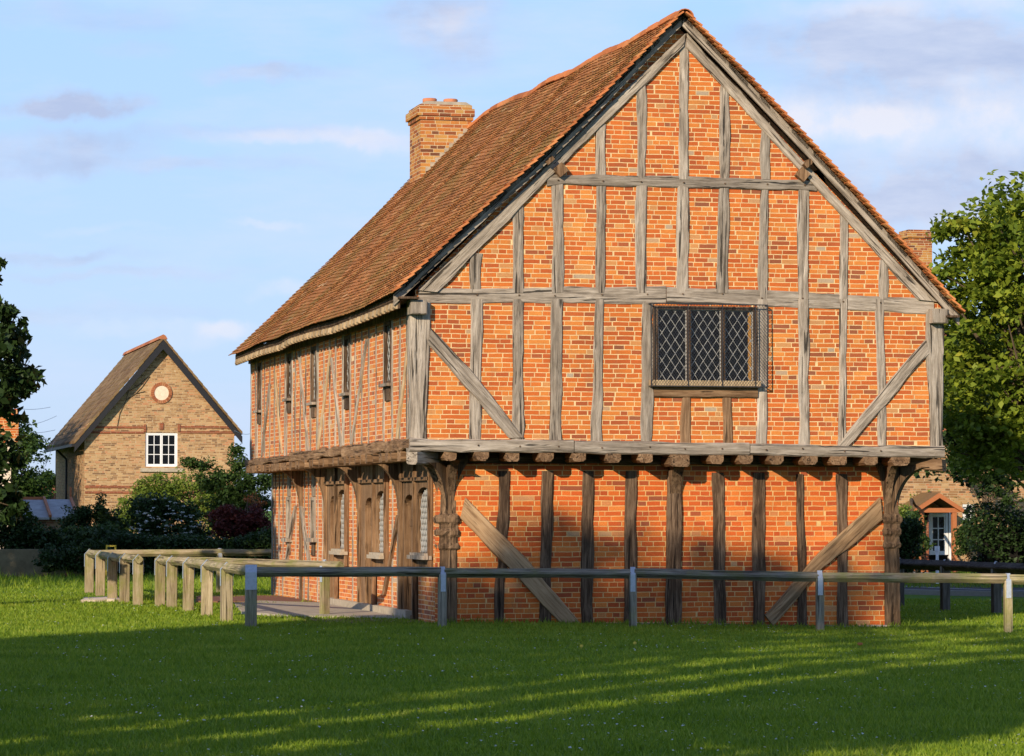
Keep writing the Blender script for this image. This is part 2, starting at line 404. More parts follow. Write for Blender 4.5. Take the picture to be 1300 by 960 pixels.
# --- walls
z_up0 = 2.47
wy0, wy1 = onY(829, 487, 0).x, onY(960, 487, 0).x
wz0, wz1 = onY(900, 487, 0).z, onY(900, 390, 0).z
mb = MB()
wall_holes(mb, 'Y', 0, .0, W, z_up0, 4.50, [(wy0, wy1, wz0, wz1)], .2, 1)
mb.prism([(0, 0, 4.5), (W, 0, 4.5), (3.82, 0, 8.40), (0, 0, 4.62)], (0, .2, 0))
mb.build('brick_wall', M['brick'], hall, uv=1)
def Yx(px, py=500, X=0): return onX(px, py, X).y
sw = [(488.5, 498, 408, 487), (437.5, 445, 426, 499), (395.5, 402.5, 440, 511), (364.8, 371, 449, 506), (327.6, 332.3, 461, 521)]
uh = []
for a, b, t, bt in sw:
    y1 = Yx(a); y0 = Yx(b); uh.append((y0+.03, y1-.03, onX((a+b)/2, bt, 0).z, min(4.36, onX((a+b)/2, t, 0).z)))
mb = MB(); wall_holes(mb, 'X', 0, .2, L, z_up0, 4.40, uh, .2, 1)
mb.build('brick_wall', M['brick_side'], hall, uv=1)
mb = MB(); wall_holes(mb, 'Y', J, J, JR, -.25, 2.62, [], .2, 1)
mb.build('brick_wall', M['brick_low'], hall, uv=1)
# openings of the side at ground level: three carved door cases and two narrow windows
cases = [(513, 549), (460, 494), (416.7, 443.4)]
lw = [(396.2, 401.2, 631, 683), (365, 369.7, 631, 683)]
cy = [(Yx(b, 650, J), Yx(a, 650, J)) for a, b in cases]
lwh = [(Yx(b, 650, J)+.03, Yx(a, 650, J)-.03, onX((a+b)/2, bt, J).z, onX((a+b)/2, t, J).z) for a, b, t, bt in lw]
mb = MB(); wall_holes(mb, 'X', J, J+.2, L, -.1, 2.62, [(a, b, -.1, 2.34) for a, b in cy]+lwh, .2, 1)
mb.build('brick_wall', M['brick_side'], hall, uv=1)
mb = MB(); mb.box(.01, W-.01, L-.2, L, 2.47, 4.4); mb.prism([(0, L, 4.4), (W, L, 4.4), (3.82, L, 8.4)], (0, -.2, 0)); mb.box(W-.2, W-.004, .2, L-.2, 2.47, 4.4)
mb.box(JR-.2, JR-.003, J+.2, L-.2, -.25, 2.62); mb.box(J, JR, L-.2, L-.003, -.25, 2.62)
mb.build('brick_wall', M['brick'], hall, uv=1)
mb = MB(); mb.box(.05, W-.05, .05, L-.05, 2.55, 2.61); mb.build('jetty_floor', M['oakdark'], hall)
mb = MB(); mb.box(.25, W-.25, 1.9, 2.0, 2.62, 4.5); mb.box(.8, .88, J+.3, L-.3, 0, 2.5); mb.box(.5, .56, .3, L-.3, 2.65, 4.4)
mb.build('dark_backing', M['dark'], hall)  # near-black sheets painted as the dark of the rooms behind the windows

# --- upper front framing
OAK = M['oak']
fv('corner_post', [(520.5, 541.5, 557), (521, 543, 480), (521, 547, 420), (521, 547, 384)], 0, .035, OAK, hall, depth=.2, ch=.015)
fv('corner_post', [(1180, 1196.5, 567), (1176, 1196.5, 450), (1174.5, 1196.5, 396)], 0, .035, OAK, hall, depth=.2)
for t0, t1, b0, b1 in [(598,612.5,595.5,610), (650.5,664.5,650,665), (699,714,697,713), (755,767,750,764), (816,829,813.5,828), (960.5,974,960.5,973.5), (1013,1027,1014.6,1028), (1065,1074.5,1064,1074), (1111,1123,1114,1125.5)]:
    m_ = (t0+b0)/2+random.uniform(-.8,.8); m2 = (t1+b1)/2+random.uniform(-.8,.8)
    fv('stud', [(b0, b1, 566), (m_, m2, 475), (t0, t1, 380)], 0, .022, OAK, hall)
fv('stud', [(864, 876, 566), (864.5, 876.5, 504)], 0, .02, M['oakbrown'], hall)
fv('stud', [(917.5, 929.5, 566), (917, 929, 504)], 0, .02, M['oakbrown'], hall)
fh('window_bearer', [(829.5, 490, 504.5), (961, 491, 504.5)], 0, .05, M['oakbrown'], hall)
timber('brace', [onY(547,417,0), onY(603,478,0), onY(664,556,0)], [onY(542,436,0), onY(590,491,0), onY(646,556,0)], NY, .045, .05, OAK, hall)
timber('brace', [onY(1174,432,0), onY(1120,494,0), onY(1061,566,0)], [onY(1178,450,0), onY(1133,502,0), onY(1077,566,0)], NY, .045, .05, OAK, hall)
fh('tie_beam', [(531, 366, 385), (700, 364.5, 385.5), (845, 364, 385.5)], 0, .02, OAK, hall, depth=.1)
fh('tie_beam', [(846, 365, 386), (950, 368, 388), (1075, 374, 394)], 0, .018, OAK, hall, depth=.1)
fh('tie_beam', [(1076, 374.5, 394), (1185, 381, 399)], 0, .016, OAK, hall, depth=.1)
fh('collar_beam', [(694, 222, 235), (868, 224, 238.5), (1036, 230, 243)], 0, .03, OAK, hall)
for t0, t1, ty, b0, b1 in [(597.5,610,322,597.5,610), (650,664,262,650,663), (700.6,715.6,233,701,716), (757,770,233,755.5,768.5), (807,821,233,806,820), (860,875,233,858.5,873), (912.5,925.6,236,909.5,923), (965,976,236,963,974), (1013,1027,238,1012,1026.6), (1066,1077,272,1065,1076.5), (1116,1127,330,1115,1127)]:
    fv('stud', [(b0, b1, 372 if b0 < 930 else 380), ((t0+b0)/2+random.uniform(-.8,.8), (t1+b1)/2+random.uniform(-.8,.8), (ty+372)/2), (t0, t1, ty)], 0, .022, OAK, hall)
for t0, t1, ty in [(756,769,158), (808,821,107), (861.5,874.5,50), (914.5,927,104), (966,978,156)]:
    fv('stud', [(t0, t1, 228), ((2*t0)/2+random.uniform(-.8,.8), t1+random.uniform(-.8,.8), (ty+228)/2), (t0+.5, t1-.5, ty)], 0, .022, OAK, hall)
fa = [onY(869,42,0), onY(700,208,0), onY(531,372,0)]; fb = [onY(866,58,0), onY(716,205,0), onY(560,364,0)]
timber('principal_rafter', [onY(869,43,0), onY(714,190,0), onY(530,369,0)], [onY(867,60,0), onY(716,207,0), onY(555,371,0)], NY, .05, .06, OAK, hall)
timber('principal_rafter', [onY(871,43,0), onY(1020,207,0), onY(1188,384,0)], [onY(871,60,0), onY(1016,218,0), onY(1164,381,0)], NY, .05, .06, OAK, hall)
# jetty beam
fh('jetty_beam', [(519, 557, 573), (727, 559.5, 575.5)], 0, .07, OAK, hall, depth=.18, ch=.02)
fh('jetty_beam', [(728, 560, 576), (950, 563, 578)], 0, .065, OAK, hall, depth=.18, ch=.02)
fh('jetty_beam', [(951, 563, 578.5), (1197.5, 567, 582)], 0, .06, OAK, hall, depth=.18, ch=.02)
# plate and purlin ends
def blk(name, px0, px1, py0, py1, Y0, Y1, mat, ch=.01):
    a = onY(px0, py1, Y0); b = onY(px1, py0, Y0)
    mb = MB(); x0, x1, z0, z1 = a.x, b.x, a.z, b.z; c = ch
    mb.box(x0, x1, Y0+c, Y1, z0, z1); mb.box(x0+c, x1-c, Y0, Y0+c, z0+c, z1-c)
    return mb.build(name, mat, hall, origin=((x0+x1)/2, Y0, (z0+z1)/2))
blk('wall_plate_end', 521.5, 542.5, 380.5, 398.5, -.19, .1, OAK); blk('wall_plate_end', 1184, 1204, 392, 410, -.19, .1, OAK)
for px, py, an in ((711, 216, 40), (1018, 222, -40)):
    c = onY(px, py, -.05); mb = MB(); ca, sa = math.cos(R(an)), math.sin(R(an)); h = .075
    pts = [(c.x+h*(ca*u-sa*v), -.12, c.z+h*(sa*u+ca*v)) for u, v in ((-1,-1),(1,-1),(1,1),(-1,1))]
    mb.prism(pts, (0, .2, 0)); mb.build('purlin_end', M['oakbrown'], hall, origin=c)
for px, py in ((699, 203), (1028, 207)):
    c = onY(px, py, -.2); mb = MB(); h = .05
    pts = [(c.x+h*(.75*u-.66*v), -.17, c.z+h*(.66*u+.75*v)) for u, v in ((-1.3,-.7),(1.3,-.7),(1.3,.7),(-1.3,.7))]
    mb.prism(pts, (0, .3, 0)); mb.build('purlin_end', M['oakbrown'], hall, origin=c)

# --- front window
win = MB()
zf0, zf1 = onY(900, 489, 0).z, onY(900, 389, 0).z
xa, xb = onY(829, 440, 0).x, onY(961, 440, 0).x
for a, b in ((xa, xa+.07), (xb-.06, xb)): win.box(a, b, -.03, .08, zf0, zf1)
win.box(xa+.07, xb-.06, -.03, .08, zf1-.05, zf1); win.box(xa+.07, xb-.06, -.03, .08, zf0, zf0+.05)
mx = [onY(874, 440, 0).x, onY(917.5, 440, 0).x]
for m_ in mx: win.box(m_-.028, m_+.028, -.035, .07, zf0+.05, zf1-.05)
fwin = win.build('window', M['oakdark'], hall, origin=((xa+xb)/2, 0, zf0))
def lattice(name, plane, c, u0, u1, z0, z1, pu, pz, w, mat, par, clip=None, jit=.0):
    """diamond lattice of bars clipped to a rectangle (and to clip(u,z))"""
    mb = MB()
    def P(u, z, d=0): return Vector((u, c+d, z)) if plane == 'Y' else Vector((c+d, u, z))
    sl = pz/pu
    for sgn in (1, -1):
        k0 = int(-(z1-z0)/sl/pu)-3; k1 = int((u1-u0)/pu)+3
        for k in range(k0, k1+int((z1-z0)/sl/pu)+3):
            us = u0+k*pu
            pts = []
            N = 60; hh = (z1-z0)
            seg = []
            for i in range(N+1):
                z = z0+hh*i/N; u = us+sgn*(z-z0)/sl - (0 if sgn > 0 else 0)
                ok = u0 <= u <= u1 and (clip is None or clip(u, z))
                if ok: seg.append((u, z))
                else:
                    if len(seg) > 1: pts.append(seg)
                    seg = []
            if len(seg) > 1: pts.append(seg)
            for sgm in pts:
                a, b = sgm[0], sgm[-1]; d = random.uniform(-jit, jit)
                mb.bar(P(a[0], a[1], d), P(b[0], b[1], d+sgn*.002), w, w*.6, up=(0,1,0) if plane == 'Y' else (1,0,0))
    return mb.build(name, mat, par)
for a, b in ((xa+.07, mx[0]-.028), (mx[0]+.028, mx[1]-.028), (mx[1]+.028, xb-.06)):
    mb = MB(); mb.box(a, b, .03, .036, zf0+.05, zf1-.05); mb.build('pane', M['glass'], fwin)
    lattice('lead_lattice', 'Y', .018, a, b, zf0+.05, zf1-.05, .13, .195, .008, M['lead'], fwin)
    mb = MB()
    for q, r in ((a, a+.014), (b-.014, b)): mb.box(q, r, .0, .02, zf0+.05, zf1-.05)
    mb.box(a+.014, b-.014, 0, .02, zf0+.05, zf0+.064); mb.box(a+.014, b-.014, 0, .02, zf1-.064, zf1-.05); mb.build('casement_edge', M['lead'], fwin)
mb = MB(); mb.box(xb-.125, xb-.08, .022, .03, zf0+.08, zf1-.08); mb.build('curtain_edge', M['curtain'], fwin)
a = onY(826, 489, -.12); b = onY(966, 482, -.12)
mb = MB(); mb.box(a.x, b.x, -.13, .0, a.z-.02, b.z-.02); mb.build('sill', M['oakpale'], fwin, origin=((a.x+b.x)/2, -.06, a.z))
# wire guard: a cage standing off the window
ga = onY(826.5, 490, -.12); gb = onY(974, 387.5, -.12)
lattice('wire_guard', 'Y', -.135, ga.x, gb.x, ga.z, gb.z, .042, .052, .0035, M['wire'], fwin)
mb = MB()
for z in (ga.z, gb.z): mb.bar((ga.x, -.135, z), (gb.x, -.135, z), .014)
for x in (ga.x, gb.x, onY(873.5,440,-.13).x, onY(917,440,-.13).x, onY(959,440,-.13).x): mb.bar((x, -.135, ga.z), (x, -.135, gb.z), .012)
for x in (ga.x, gb.x):
    for z in (ga.z, gb.z): mb.bar((x, -.135, z), (x, .0, z), .014)
mb.build('guard_frame', M['wire'], fwin)

# --- upper side framing
ys = [.62, 1.05]
wins_c = [(h[0]+h[1])/2 for h in uh]
y = .55
while y < L-.15:
    if all(abs(y-c) > .34 for c in wins_c):
        sv('stud', y, 2.5, 4.38, random.uniform(.065, .10), 0, .012, OAK, hall, lean=random.uniform(-.03, .03))
    y += random.uniform(.5, .62)
for h in uh:
    for yy in (h[0]-.06, h[1]+.06): sv('stud', yy, 2.5, 4.38, .085, 0, .015, OAK, hall)
sv('corner_post', L-.1, 2.5, 4.4, .14, 0, .012, OAK, hall)
for (x1, y1), (x0, y0) in [((521,424),(505,561)), ((467,430),(447,563)), ((422,454),(434.5,564)), ((421,446),(405,566)), ((380,446),(392.5,568)), ((350.5,473),(358.6,570)), ((343.7,487),(333,575))]:
    p = onX(x1, y1, 0); q = onX(x0, y0, 0); q.z = 2.56
    d = Vector((0, .065, 0)); timber('brace', [q-d, p-d], [q+d, p+d], NX, .03, .04, M['oakpale'] if random.random() < .5 else OAK, hall)
for i, h in enumerate(uh):
    mb = MB(); y0, y1, z0, z1 = h
    for a, b in ((y0, y0+.05), (y1-.05, y1)): mb.box(-.02, .09, a, b, z0, z1)
    mb.box(-.02, .09, y0+.05, y1-.05, z1-.06, z1); mb.box(-.02, .09, y0+.05, y1-.05, z0, z0+.04)
    w_ = mb.build('window', M['oakdark'], hall, origin=(0, (y0+y1)/2, z0))
    mb = MB(); mb.box(.03, .036, y0+.05, y1-.05, z0+.04, z1-.06); mb.build('pane', M['glass'], w_)
    lattice('lead_lattice', 'X', .024, y0+.05, y1-.05, z0+.04, z1-.06, .13, .19, .011, M['lead'], w_)
    mb = MB(); mb.box(-.09, .03, y0-.06, y1+.06, z0-.045, z0-.002); mb.build('sill', OAK, w_, origin=(0, (y0+y1)/2, z0))
    sv('stud', (y0+y1)/2, z0-.25, z0-.05, y1-y0-.1, 0, .03, M['oakdark'], hall)
# side jetty beam and joists
for a, b, zt in ((-.02, 5.2, 2.57), (5.22, 10.3, 2.56), (10.32, L+.03, 2.52)):
    timber('jetty_beam', [Vector((-.0, a, zt)), Vector((0, (a+b)/2, zt-.005)), Vector((-.0, b, zt-.01))], [Vector((-.0, a, 2.42)), Vector((0, (a+b)/2, 2.40)), Vector((-.0, b, 2.38))], NX, .09, .16, M['oakbrown'], hall, rough=.012)
y = .62
while y < L:
    w_ = .17 if y < 10 else .2
    z = 2.40-.01*(y > 10)
    timber('joist', [Vector((J+.1, y-w_/2, z)), Vector((-.09-random.uniform(0, .05), y-w_/2, z))], [Vector((J+.1, y+w_/2, z)), Vector((-.09-random.uniform(0, .04), y+w_/2, z))], Vector((0,0,-1)), .13, .0, M['oakbrown'], hall, rough=.008, ch=.03)
    y += .47 if y < 10 else .32
# --- front joists
for a, b in [(563.5,580), (601.5,620), (642.5,659), (684,702), (726,743.5), (770,788), (811,828), (850,876), (900,918), (938,956), (976,995), (1018,1038), (1055,1075), (1095,1114), (1132,1155)]:
    t = onY(a, 577, -.05); q = onY(b, 577, -.05); zt = 2.39-.06*(t.x/W)
    hh = .12 + (.05 if a == 850 else 0); e = random.uniform(-.03, .02)
    timber('joist', [Vector((t.x, J+.1, zt)), Vector((t.x, -.06+e, zt))], [Vector((q.x, J+.1, zt)), Vector((q.x, -.04+e, zt))], Vector((0,0,-1)), hh, .0, M['oakbrown'], hall, rough=.007, ch=.035)
# dragon beams at the corners
for p0, p1, ww in (((J+.15, J+.15), (-.06, -.06), .17), ((JR-.15, J+.15), (W+.02, -.02), .18)):
    a = Vector((*p0, 2.38)); b = Vector((*p1, 2.38 if p0[0] < 1 else 2.32)); d = (b-a).normalized(); s_ = Vector((-d.y, d.x, 0))*ww/2
    timber('dragon_beam', [a-s_, b-s_], [a+s_, b+s_], Vector((0,0,-1)), .17, .0, OAK if p0[0] < 1 else M['oakbrown'], hall, rough=.006, ch=.02)

# --- lower front framing (plane Y = J)
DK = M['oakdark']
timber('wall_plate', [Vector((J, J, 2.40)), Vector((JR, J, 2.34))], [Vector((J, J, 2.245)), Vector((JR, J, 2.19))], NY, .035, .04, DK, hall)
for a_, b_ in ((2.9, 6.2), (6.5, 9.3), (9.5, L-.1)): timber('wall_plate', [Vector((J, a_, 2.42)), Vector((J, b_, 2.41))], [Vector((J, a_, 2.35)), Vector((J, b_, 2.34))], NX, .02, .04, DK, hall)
def peg(px, py, Y=0, pr=.0):
    c = onY(px, py, Y); mb = MB(); r0 = random.uniform(.010, .014)
    mb.prism([(c.x+math.cos(k*math.pi/3)*r0, Y-pr-.012, c.z+math.sin(k*math.pi/3)*r0) for k in range(6)], (0, .05, 0)); mb.build('peg', DK, hall, origin=c)
for px in (604, 657, 706, 761, 822, 866, 917, 969, 1020, 1070, 1117): peg(px+random.uniform(-3, 3), 374+(max(0, px-900))*.045+random.uniform(-2, 2), 0, .024); peg(px+random.uniform(-3, 3), 564+(px-520)*.013+random.uniform(-1, 2), 0, .07)
for px in (762, 813, 868, 919, 971, 708, 1020): peg(px+random.uniform(-3, 3), 229+(px-700)*.02, 0, .036)
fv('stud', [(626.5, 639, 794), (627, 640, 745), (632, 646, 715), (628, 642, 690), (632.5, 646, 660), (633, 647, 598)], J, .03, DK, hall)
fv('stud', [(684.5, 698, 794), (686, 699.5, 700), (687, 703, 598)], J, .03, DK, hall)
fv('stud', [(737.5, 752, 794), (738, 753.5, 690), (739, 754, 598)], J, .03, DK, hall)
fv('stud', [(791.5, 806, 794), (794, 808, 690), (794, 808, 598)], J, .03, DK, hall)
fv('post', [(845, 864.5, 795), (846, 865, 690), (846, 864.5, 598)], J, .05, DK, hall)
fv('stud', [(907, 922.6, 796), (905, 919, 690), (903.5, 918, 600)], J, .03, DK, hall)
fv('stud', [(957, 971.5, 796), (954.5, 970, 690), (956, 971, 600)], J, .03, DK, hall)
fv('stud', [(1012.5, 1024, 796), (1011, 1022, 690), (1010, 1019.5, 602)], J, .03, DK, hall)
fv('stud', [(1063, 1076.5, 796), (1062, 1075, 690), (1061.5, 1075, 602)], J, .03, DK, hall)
timber('brace', [onY(590,632,J), onY(668,710,J), onY(738,793,J)], [onY(584,658,J), onY(648,724,J), onY(712,793,J)], NY, .06, .04, M['oaklight'], hall)
timber('brace', [onY(1116,632,J), onY(1032,707,J), onY(971,782,J)], [onY(1119,661,J), onY(1040,724,J), onY(981,795,J)], NY, .06, .04, M['oaklight'], hall)
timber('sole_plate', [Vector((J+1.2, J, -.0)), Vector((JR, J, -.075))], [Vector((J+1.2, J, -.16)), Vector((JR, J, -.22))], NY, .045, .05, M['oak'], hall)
def carved_post(cx, cyy, w, par):
    mb = MB()
    def ring(z, r): return (z, r)
    prof = [(-.25, w/2), (.12, w/2*1.0), (.6, w/2*.98), (1.02, w/2*.94), (1.05, w/2*1.12), (1.09, w/2*1.15), (1.13, w/2*1.0), (1.2, w/2*1.02), (1.24, w/2*1.2), (1.29, w/2*1.22), (1.33, w/2*1.04), (1.38, w/2*1.05), (1.42, w/2*1.24), (1.47, w/2*1.27), (1.51, w/2*1.12), (1.54, w/2*.92), (1.8, w/2*.88), (2.38, w/2*.95)]
    zs = []
    for (z0, r0), (z1, r1) in zip(prof, prof[1:]):
        n = max(1, int((z1-z0)/.09))
        for i in range(n): zs.append((z0+(z1-z0)*i/n, r0+(r1-r0)*i/n))
    zs.append(prof[-1])
    K = 20; V = []; Fc = []
    for z, r in zs:
        for k in range(K):
            an = 2*math.pi*(k+.5)/K; c, s_ = math.cos(an), math.sin(an); q = max(abs(c), abs(s_))
            rr = r/q*(.93 if min(abs(c), abs(s_))/q > .75 else 1)+random.uniform(-.006, .006)
            rr += random.uniform(-.007, .007) if z > 1.0 else 0; V.append((c*rr, s_*rr, z))
    for i in range(len(zs)-1):
        for k in range(K): Fc.append((i*K+k, i*K+(k+1) % K, (i+1)*K+(k+1) % K, (i+1)*K+k))
    return fixn(obj('carved_post', V, Fc, M['oakpost'], par, mw=Matrix.Translation((cx, cyy, 0))))
pc = (onY(569, 720, J).x, onY(1131.5, 720, J).x)
carved_post(pc[0], J+.11, .27, hall); carved_post(pc[1]+.01, J+.10, .25, hall)
def bracket(base, dirv, run, z0, z1, th, wid, mat, label=None, solid=False):
    """curved brace rising from a post (at base, z0) outwards along dirv to (run, z1)"""
    d = Vector((dirv[0], dirv[1], 0)).normalized(); s_ = Vector((-d.y, d.x, 0)); b = Vector((base[0], base[1], 0)); n = 12
    out = []; inn = []
    for i in range(n+1):
        t = i/n*math.pi/2
        r = run*(1-math.cos(t))*1.0; z = z0+(z1-z0)*math.sin(t)**.95
        out.append((r, z))
        inn.append((max(r-wid*(.55+.6*math.sin(t)), -.05), z+wid*.45*math.sin(t)))
    if solid: inn = [(-.02, z+(z1-z)*.0) for r, z in out]
    # the outer curve and the inner curve closed into a plank of thickness th
    poly = out + [(p[0], min(p[1], z1+.02)) for p in inn[::-1]]
    mb = MB(); pts_out = [b+d*p[0]+Vector((0,0,p[1])) for p in out]; pts_in = [b+d*p[0]+Vector((0,0,min(p[1], z1+.02))) for p in inn]
    for i in range(n):
        q = []
        for sg in (-1, 1):
            o_ = s_*sg*th/2
            q += [pts_out[i]+o_, pts_out[i+1]+o_, pts_in[i+1]+o_, pts_in[i]+o_]
        mb.add(q, [(0,1,2,3), (7,6,5,4), (0,4,5,1), (2,6,7,3)] + ([(3,7,4,0)] if i == 0 else []) + ([(1,5,6,2)] if i == n-1 else []))
    bm_o = mb.build('bracket', mat, hall, origin=b+Vector((0,0,z0)))
    return bm_o
BR = M['oakbrown']
for px in (509.4, 457.4, 415, 383.8):
    yy = Yx(px, 640, J); sv('post', yy, -.05, 2.4, .17, J, .04, BR, hall, rough=.008)
    bracket((J-.05, yy-.0), (-1, 0), .42, 1.60, 2.27, .15, .30, BR, solid=True)
sv('post', L-.1, -.05, 2.4, .16, J, .012, OAK, hall)
cl = (pc[0], J+.11); cr = (pc[1], J+.10)
bracket((cl[0]-.1, cl[1]), (-1, 0), .42, 1.55, 2.27, .12, .2, M['oakpost'], solid=True)  # corner brackets filled in and coloured darker, standing in for shade under the jetty
bracket((cl[0]-.08, cl[1]-.08), (-1, -1), .52, 1.55, 2.24, .13, .2, M['oakpost'], solid=True)
bracket((cl[0]+.03, cl[1]-.1), (0, -1), .48, 1.56, 2.27, .11, .22, M['oakpost'], solid=True)
bracket((cl[0]+.1, cl[1]-.04), (1, -.35), .42, 1.56, 2.36, .11, .2, M['oakpost'], solid=True)  # added solid arm where only a bracket's shadow lies on the wall
bracket((cr[0]+.1, cr[1]), (1, 0), .47, 1.50, 2.24, .12, .14, BR)
bracket((cr[0]+.08, cr[1]-.08), (1, -1), .55, 1.5, 2.2, .13, .16, M['oakpost'], solid=True)
bracket((cr[0]-.05, cr[1]-.1), (0, -1), .45, 1.5, 2.24, .11, .2, M['oakpost'], solid=True)
bracket((cr[0]-.12, cr[1]-.05), (-1, -.3), .25, 1.5, 2.33, .12, .2, M['oakpost'], solid=True)
bracket((onY(856, 640, J).x, J-.04), (0, -1), .42, 1.66, 2.27, .16, .26, M['oakpost'], solid=True)

# --- carved door cases and lancet windows on the side
def arch_pts(y0, y1, zs, zt, n=8):
    """pointed arch from (y0,zs) over (mid,zt) to (y1,zs)"""
    m_ = (y0+y1)/2; L1 = []; 
    for i in range(n+1):
        t = i/n; L1.append((y0+(m_-y0)*(1-math.cos(t*math.pi/2))**1.15, zs+(zt-zs)*math.sin(t*math.pi/2)**.85))
    return L1 + [(2*m_-p[0], p[1]) for p in L1[::-1][1:]]
def arch_panel(mb, y0, y1, z0, z1, oy0, oy1, oz0, zs, zt, x, d):
    """flat panel x..x+d with an arched opening"""
    ar = arch_pts(oy0, oy1, zs, zt)
    def q(a, b, c_, e): mb.add([(x, *a), (x, *b), (x, *c_), (x, *e)], [(0,1,2,3)])
    q((y0,z0),(oy0,z0),(oy0,zs),(y0,zs)); q((oy1,z0),(y1,z0),(y1,zs),(oy1,zs))
    q((y0,zs),(oy0,zs),(oy0,z1),(y0,z1)); q((oy1,zs),(y1,zs),(y1,z1),(oy1,z1))
    if oz0 > z0: q((oy0,z0),(oy1,z0),(oy1,oz0),(oy0,oz0))
    for a, b in zip(ar, ar[1:]): q(a, b, (b[0], z1), (a[0], z1))
    loop = [(oy0, oz0)] + ar + [(oy1, oz0)]
    for a, b in zip(loop, loop[1:]): mb.add([(x, *a), (x, *b), (x+d, *b), (x+d, *a)], [(0,1,2,3)])
    mb.add([(x, oy0, oz0), (x, oy1, oz0), (x+d, oy1, oz0), (x+d, oy0, oz0)], [(0,1,2,3)])
    for a, b in (((y0,z0),(y0,z1)), ((y1,z0),(y1,z1)), ((y0,z1),(y1,z1))): mb.add([(x, *a), (x, *b), (x+d, *b), (x+d, *a)], [(0,1,2,3)])
    return ar
lz = [(618.5, 702), (623, 701.7), (621.5, 697)]
lx = [(532, 549), (480, 492.5), (431, 442.5)]
dx = [(515.5, 529), (466, 477), (421.5, 429.5)]
for i, (c0, c1) in enumerate(cy):
    xf = J-.03
    ly1, ly0 = Yx(lx[i][0], 650, J), Yx(lx[i][1], 650, J)
    dy1, dy0 = Yx(dx[i][0], 650, J), Yx(dx[i][1], 650, J)
    pxm = sum(lx[i])/2; zt, zb = onX(pxm, lz[i][0], J).z, onX(pxm, lz[i][1], J).z
    zs = zt-.22; sp = (ly1+dy0)/2
    c0b = min(c0, ly0-.07); c1b = max(c1, dy1+.08)
    mb = MB()
    arch_panel(mb, c0b, sp, zb-.27, 2.3, ly0, ly1, zb, zs, zt, xf, .1)
    arch_panel(mb, sp, c1b, -.02, 2.3, dy0, dy1, .06, zs-.1, zt-.1, xf, .16)
    for q in (c0b+.02, sp, c1b-.02): mb.bar((xf-.02, q, 0.02 if q > c0b+.1 else zb-.27), (xf-.02, q, 2.3), .06)
    mb.box(xf-.05, xf-.005, c0b, c1b, 2.0, 2.05); mb.box(xf-.05, xf-.005, c0b, c1b, 2.27, 2.33)
    fr = mb.build('door_case', BR, hall, origin=(J, (c0b+c1b)/2, 0))
    mb = MB(); mb.box(xf+.11, xf+.15, dy0-.02, dy1+.02, .06, zt-.05); nb = 4
    for k in range(nb): yy = dy0+(dy1-dy0)*(k+.5)/nb; mb.box(xf+.095, xf+.111, yy-(dy1-dy0)/nb*.42, yy+(dy1-dy0)/nb*.42, .08, zt-.1)
    mb.box(xf+.08, xf+.096, dy0, dy1, .5, .6); mb.box(xf+.08, xf+.096, dy0, dy1, 1.35, 1.45)
    mb.build('door', BR, fr, origin=(xf+.1, (dy0+dy1)/2, .0))
    ar = arch_pts(ly0, ly1, zs, zt)
    mb = MB(); mb.prism([(xf+.075, a, b) for a, b in [(ly0, zb)]+ar+[(ly1, zb)]], (.01, 0, 0)); mb.build('pane', M['glass'], fr)
    def clip(u, z, y0=ly0, y1=ly1, zs=zs, zt=zt):
        if z <= zs: return True
        t = (z-zs)/(zt-zs); w_ = (y1-y0)/2*(1-t**1.9); return abs(u-(y0+y1)/2) <= w_
    lattice('lead_lattice', 'X', xf+.055, ly0, ly1, zb, zt, .115, .16, .018, M['lead'], fr, clip)
    mb = MB(); mb.box(xf-.13, xf-.001, ly0-.1, ly1+.1, zb-.09, zb-.035); mb.box(xf-.1, xf-.002, ly0-.06, ly1+.06, zb-.035, zb-.0); mb.build('sill', M['stone'] if i else OAK, fr, origin=(J, (ly0+ly1)/2, zb))
    # brick apron under the lancet
    mb = MB(); mb.box(J+.002, J+.19, c0b+.01, sp-.03, -.1, zb-.27); mb.build('brick_apron', M['brick_side'], fr, uv=1)
    # row of carved points over the case
    mb = MB(); n = max(4, int((c1b-c0b)/.27))
    for k in range(n):
        yy = c0b+(c1b-c0b)*(k+.5)/n; h = (c1b-c0b)/n*.36
        mb.prism([(xf-.035, yy-h, 2.335), (xf-.035, yy+h, 2.335), (xf-.035, yy+h*.2, 2.47), (xf-.035, yy-h*.2, 2.47)], (.03, 0, 0))
    mb.build('cresting', M['oakpale'], fr)
for i, (y0, y1, z0, z1) in enumerate(lwh):
    mb = MB()
    for a, b in ((y0-.05, y0+.04), (y1-.04, y1+.05)): mb.box(J-.03, J+.09, a, b, z0, z1)
    mb.box(J-.03, J+.09, y0+.04, y1-.04, z1-.06, z1); mb.box(J-.1, J-.0, y0-.12, y1+.12, z0-.07, z0-.002)
    w_ = mb.build('window', OAK, hall, origin=(J, (y0+y1)/2, z0))
    mb = MB(); mb.box(J+.04, J+.046, y0+.04, y1-.04, z0, z1-.06); mb.build('pane', M['glass'], w_)
    lattice('lead_lattice', 'X', J+.03, y0+.04, y1-.04, z0, z1-.06, .12, .17, .014, M['lead'], w_)
    sv('stud', (y0+y1)/2, z1+.01, 2.36, y1-y0, J, .02, OAK, hall); sv('stud', (y0+y1)/2, z0-.3, z0-.08, y1-y0, J, .02, DK, hall)
y = .95
while y < L-.2:
    ok = all(not (a-.14 < y < b+.14) for a, b in cy) and all(not (h[0]-.12 < y < h[1]+.12) for h in lwh) and all(abs(y-Yx(p, 640, J)) > .2 for p in (509.4, 457.4, 415, 383.8))
    if ok: sv('stud', y, -.02, 2.38, random.uniform(.065, .10), J, .012, OAK, hall, lean=random.uniform(-.02, .02))
    y += random.uniform(.42, .5)
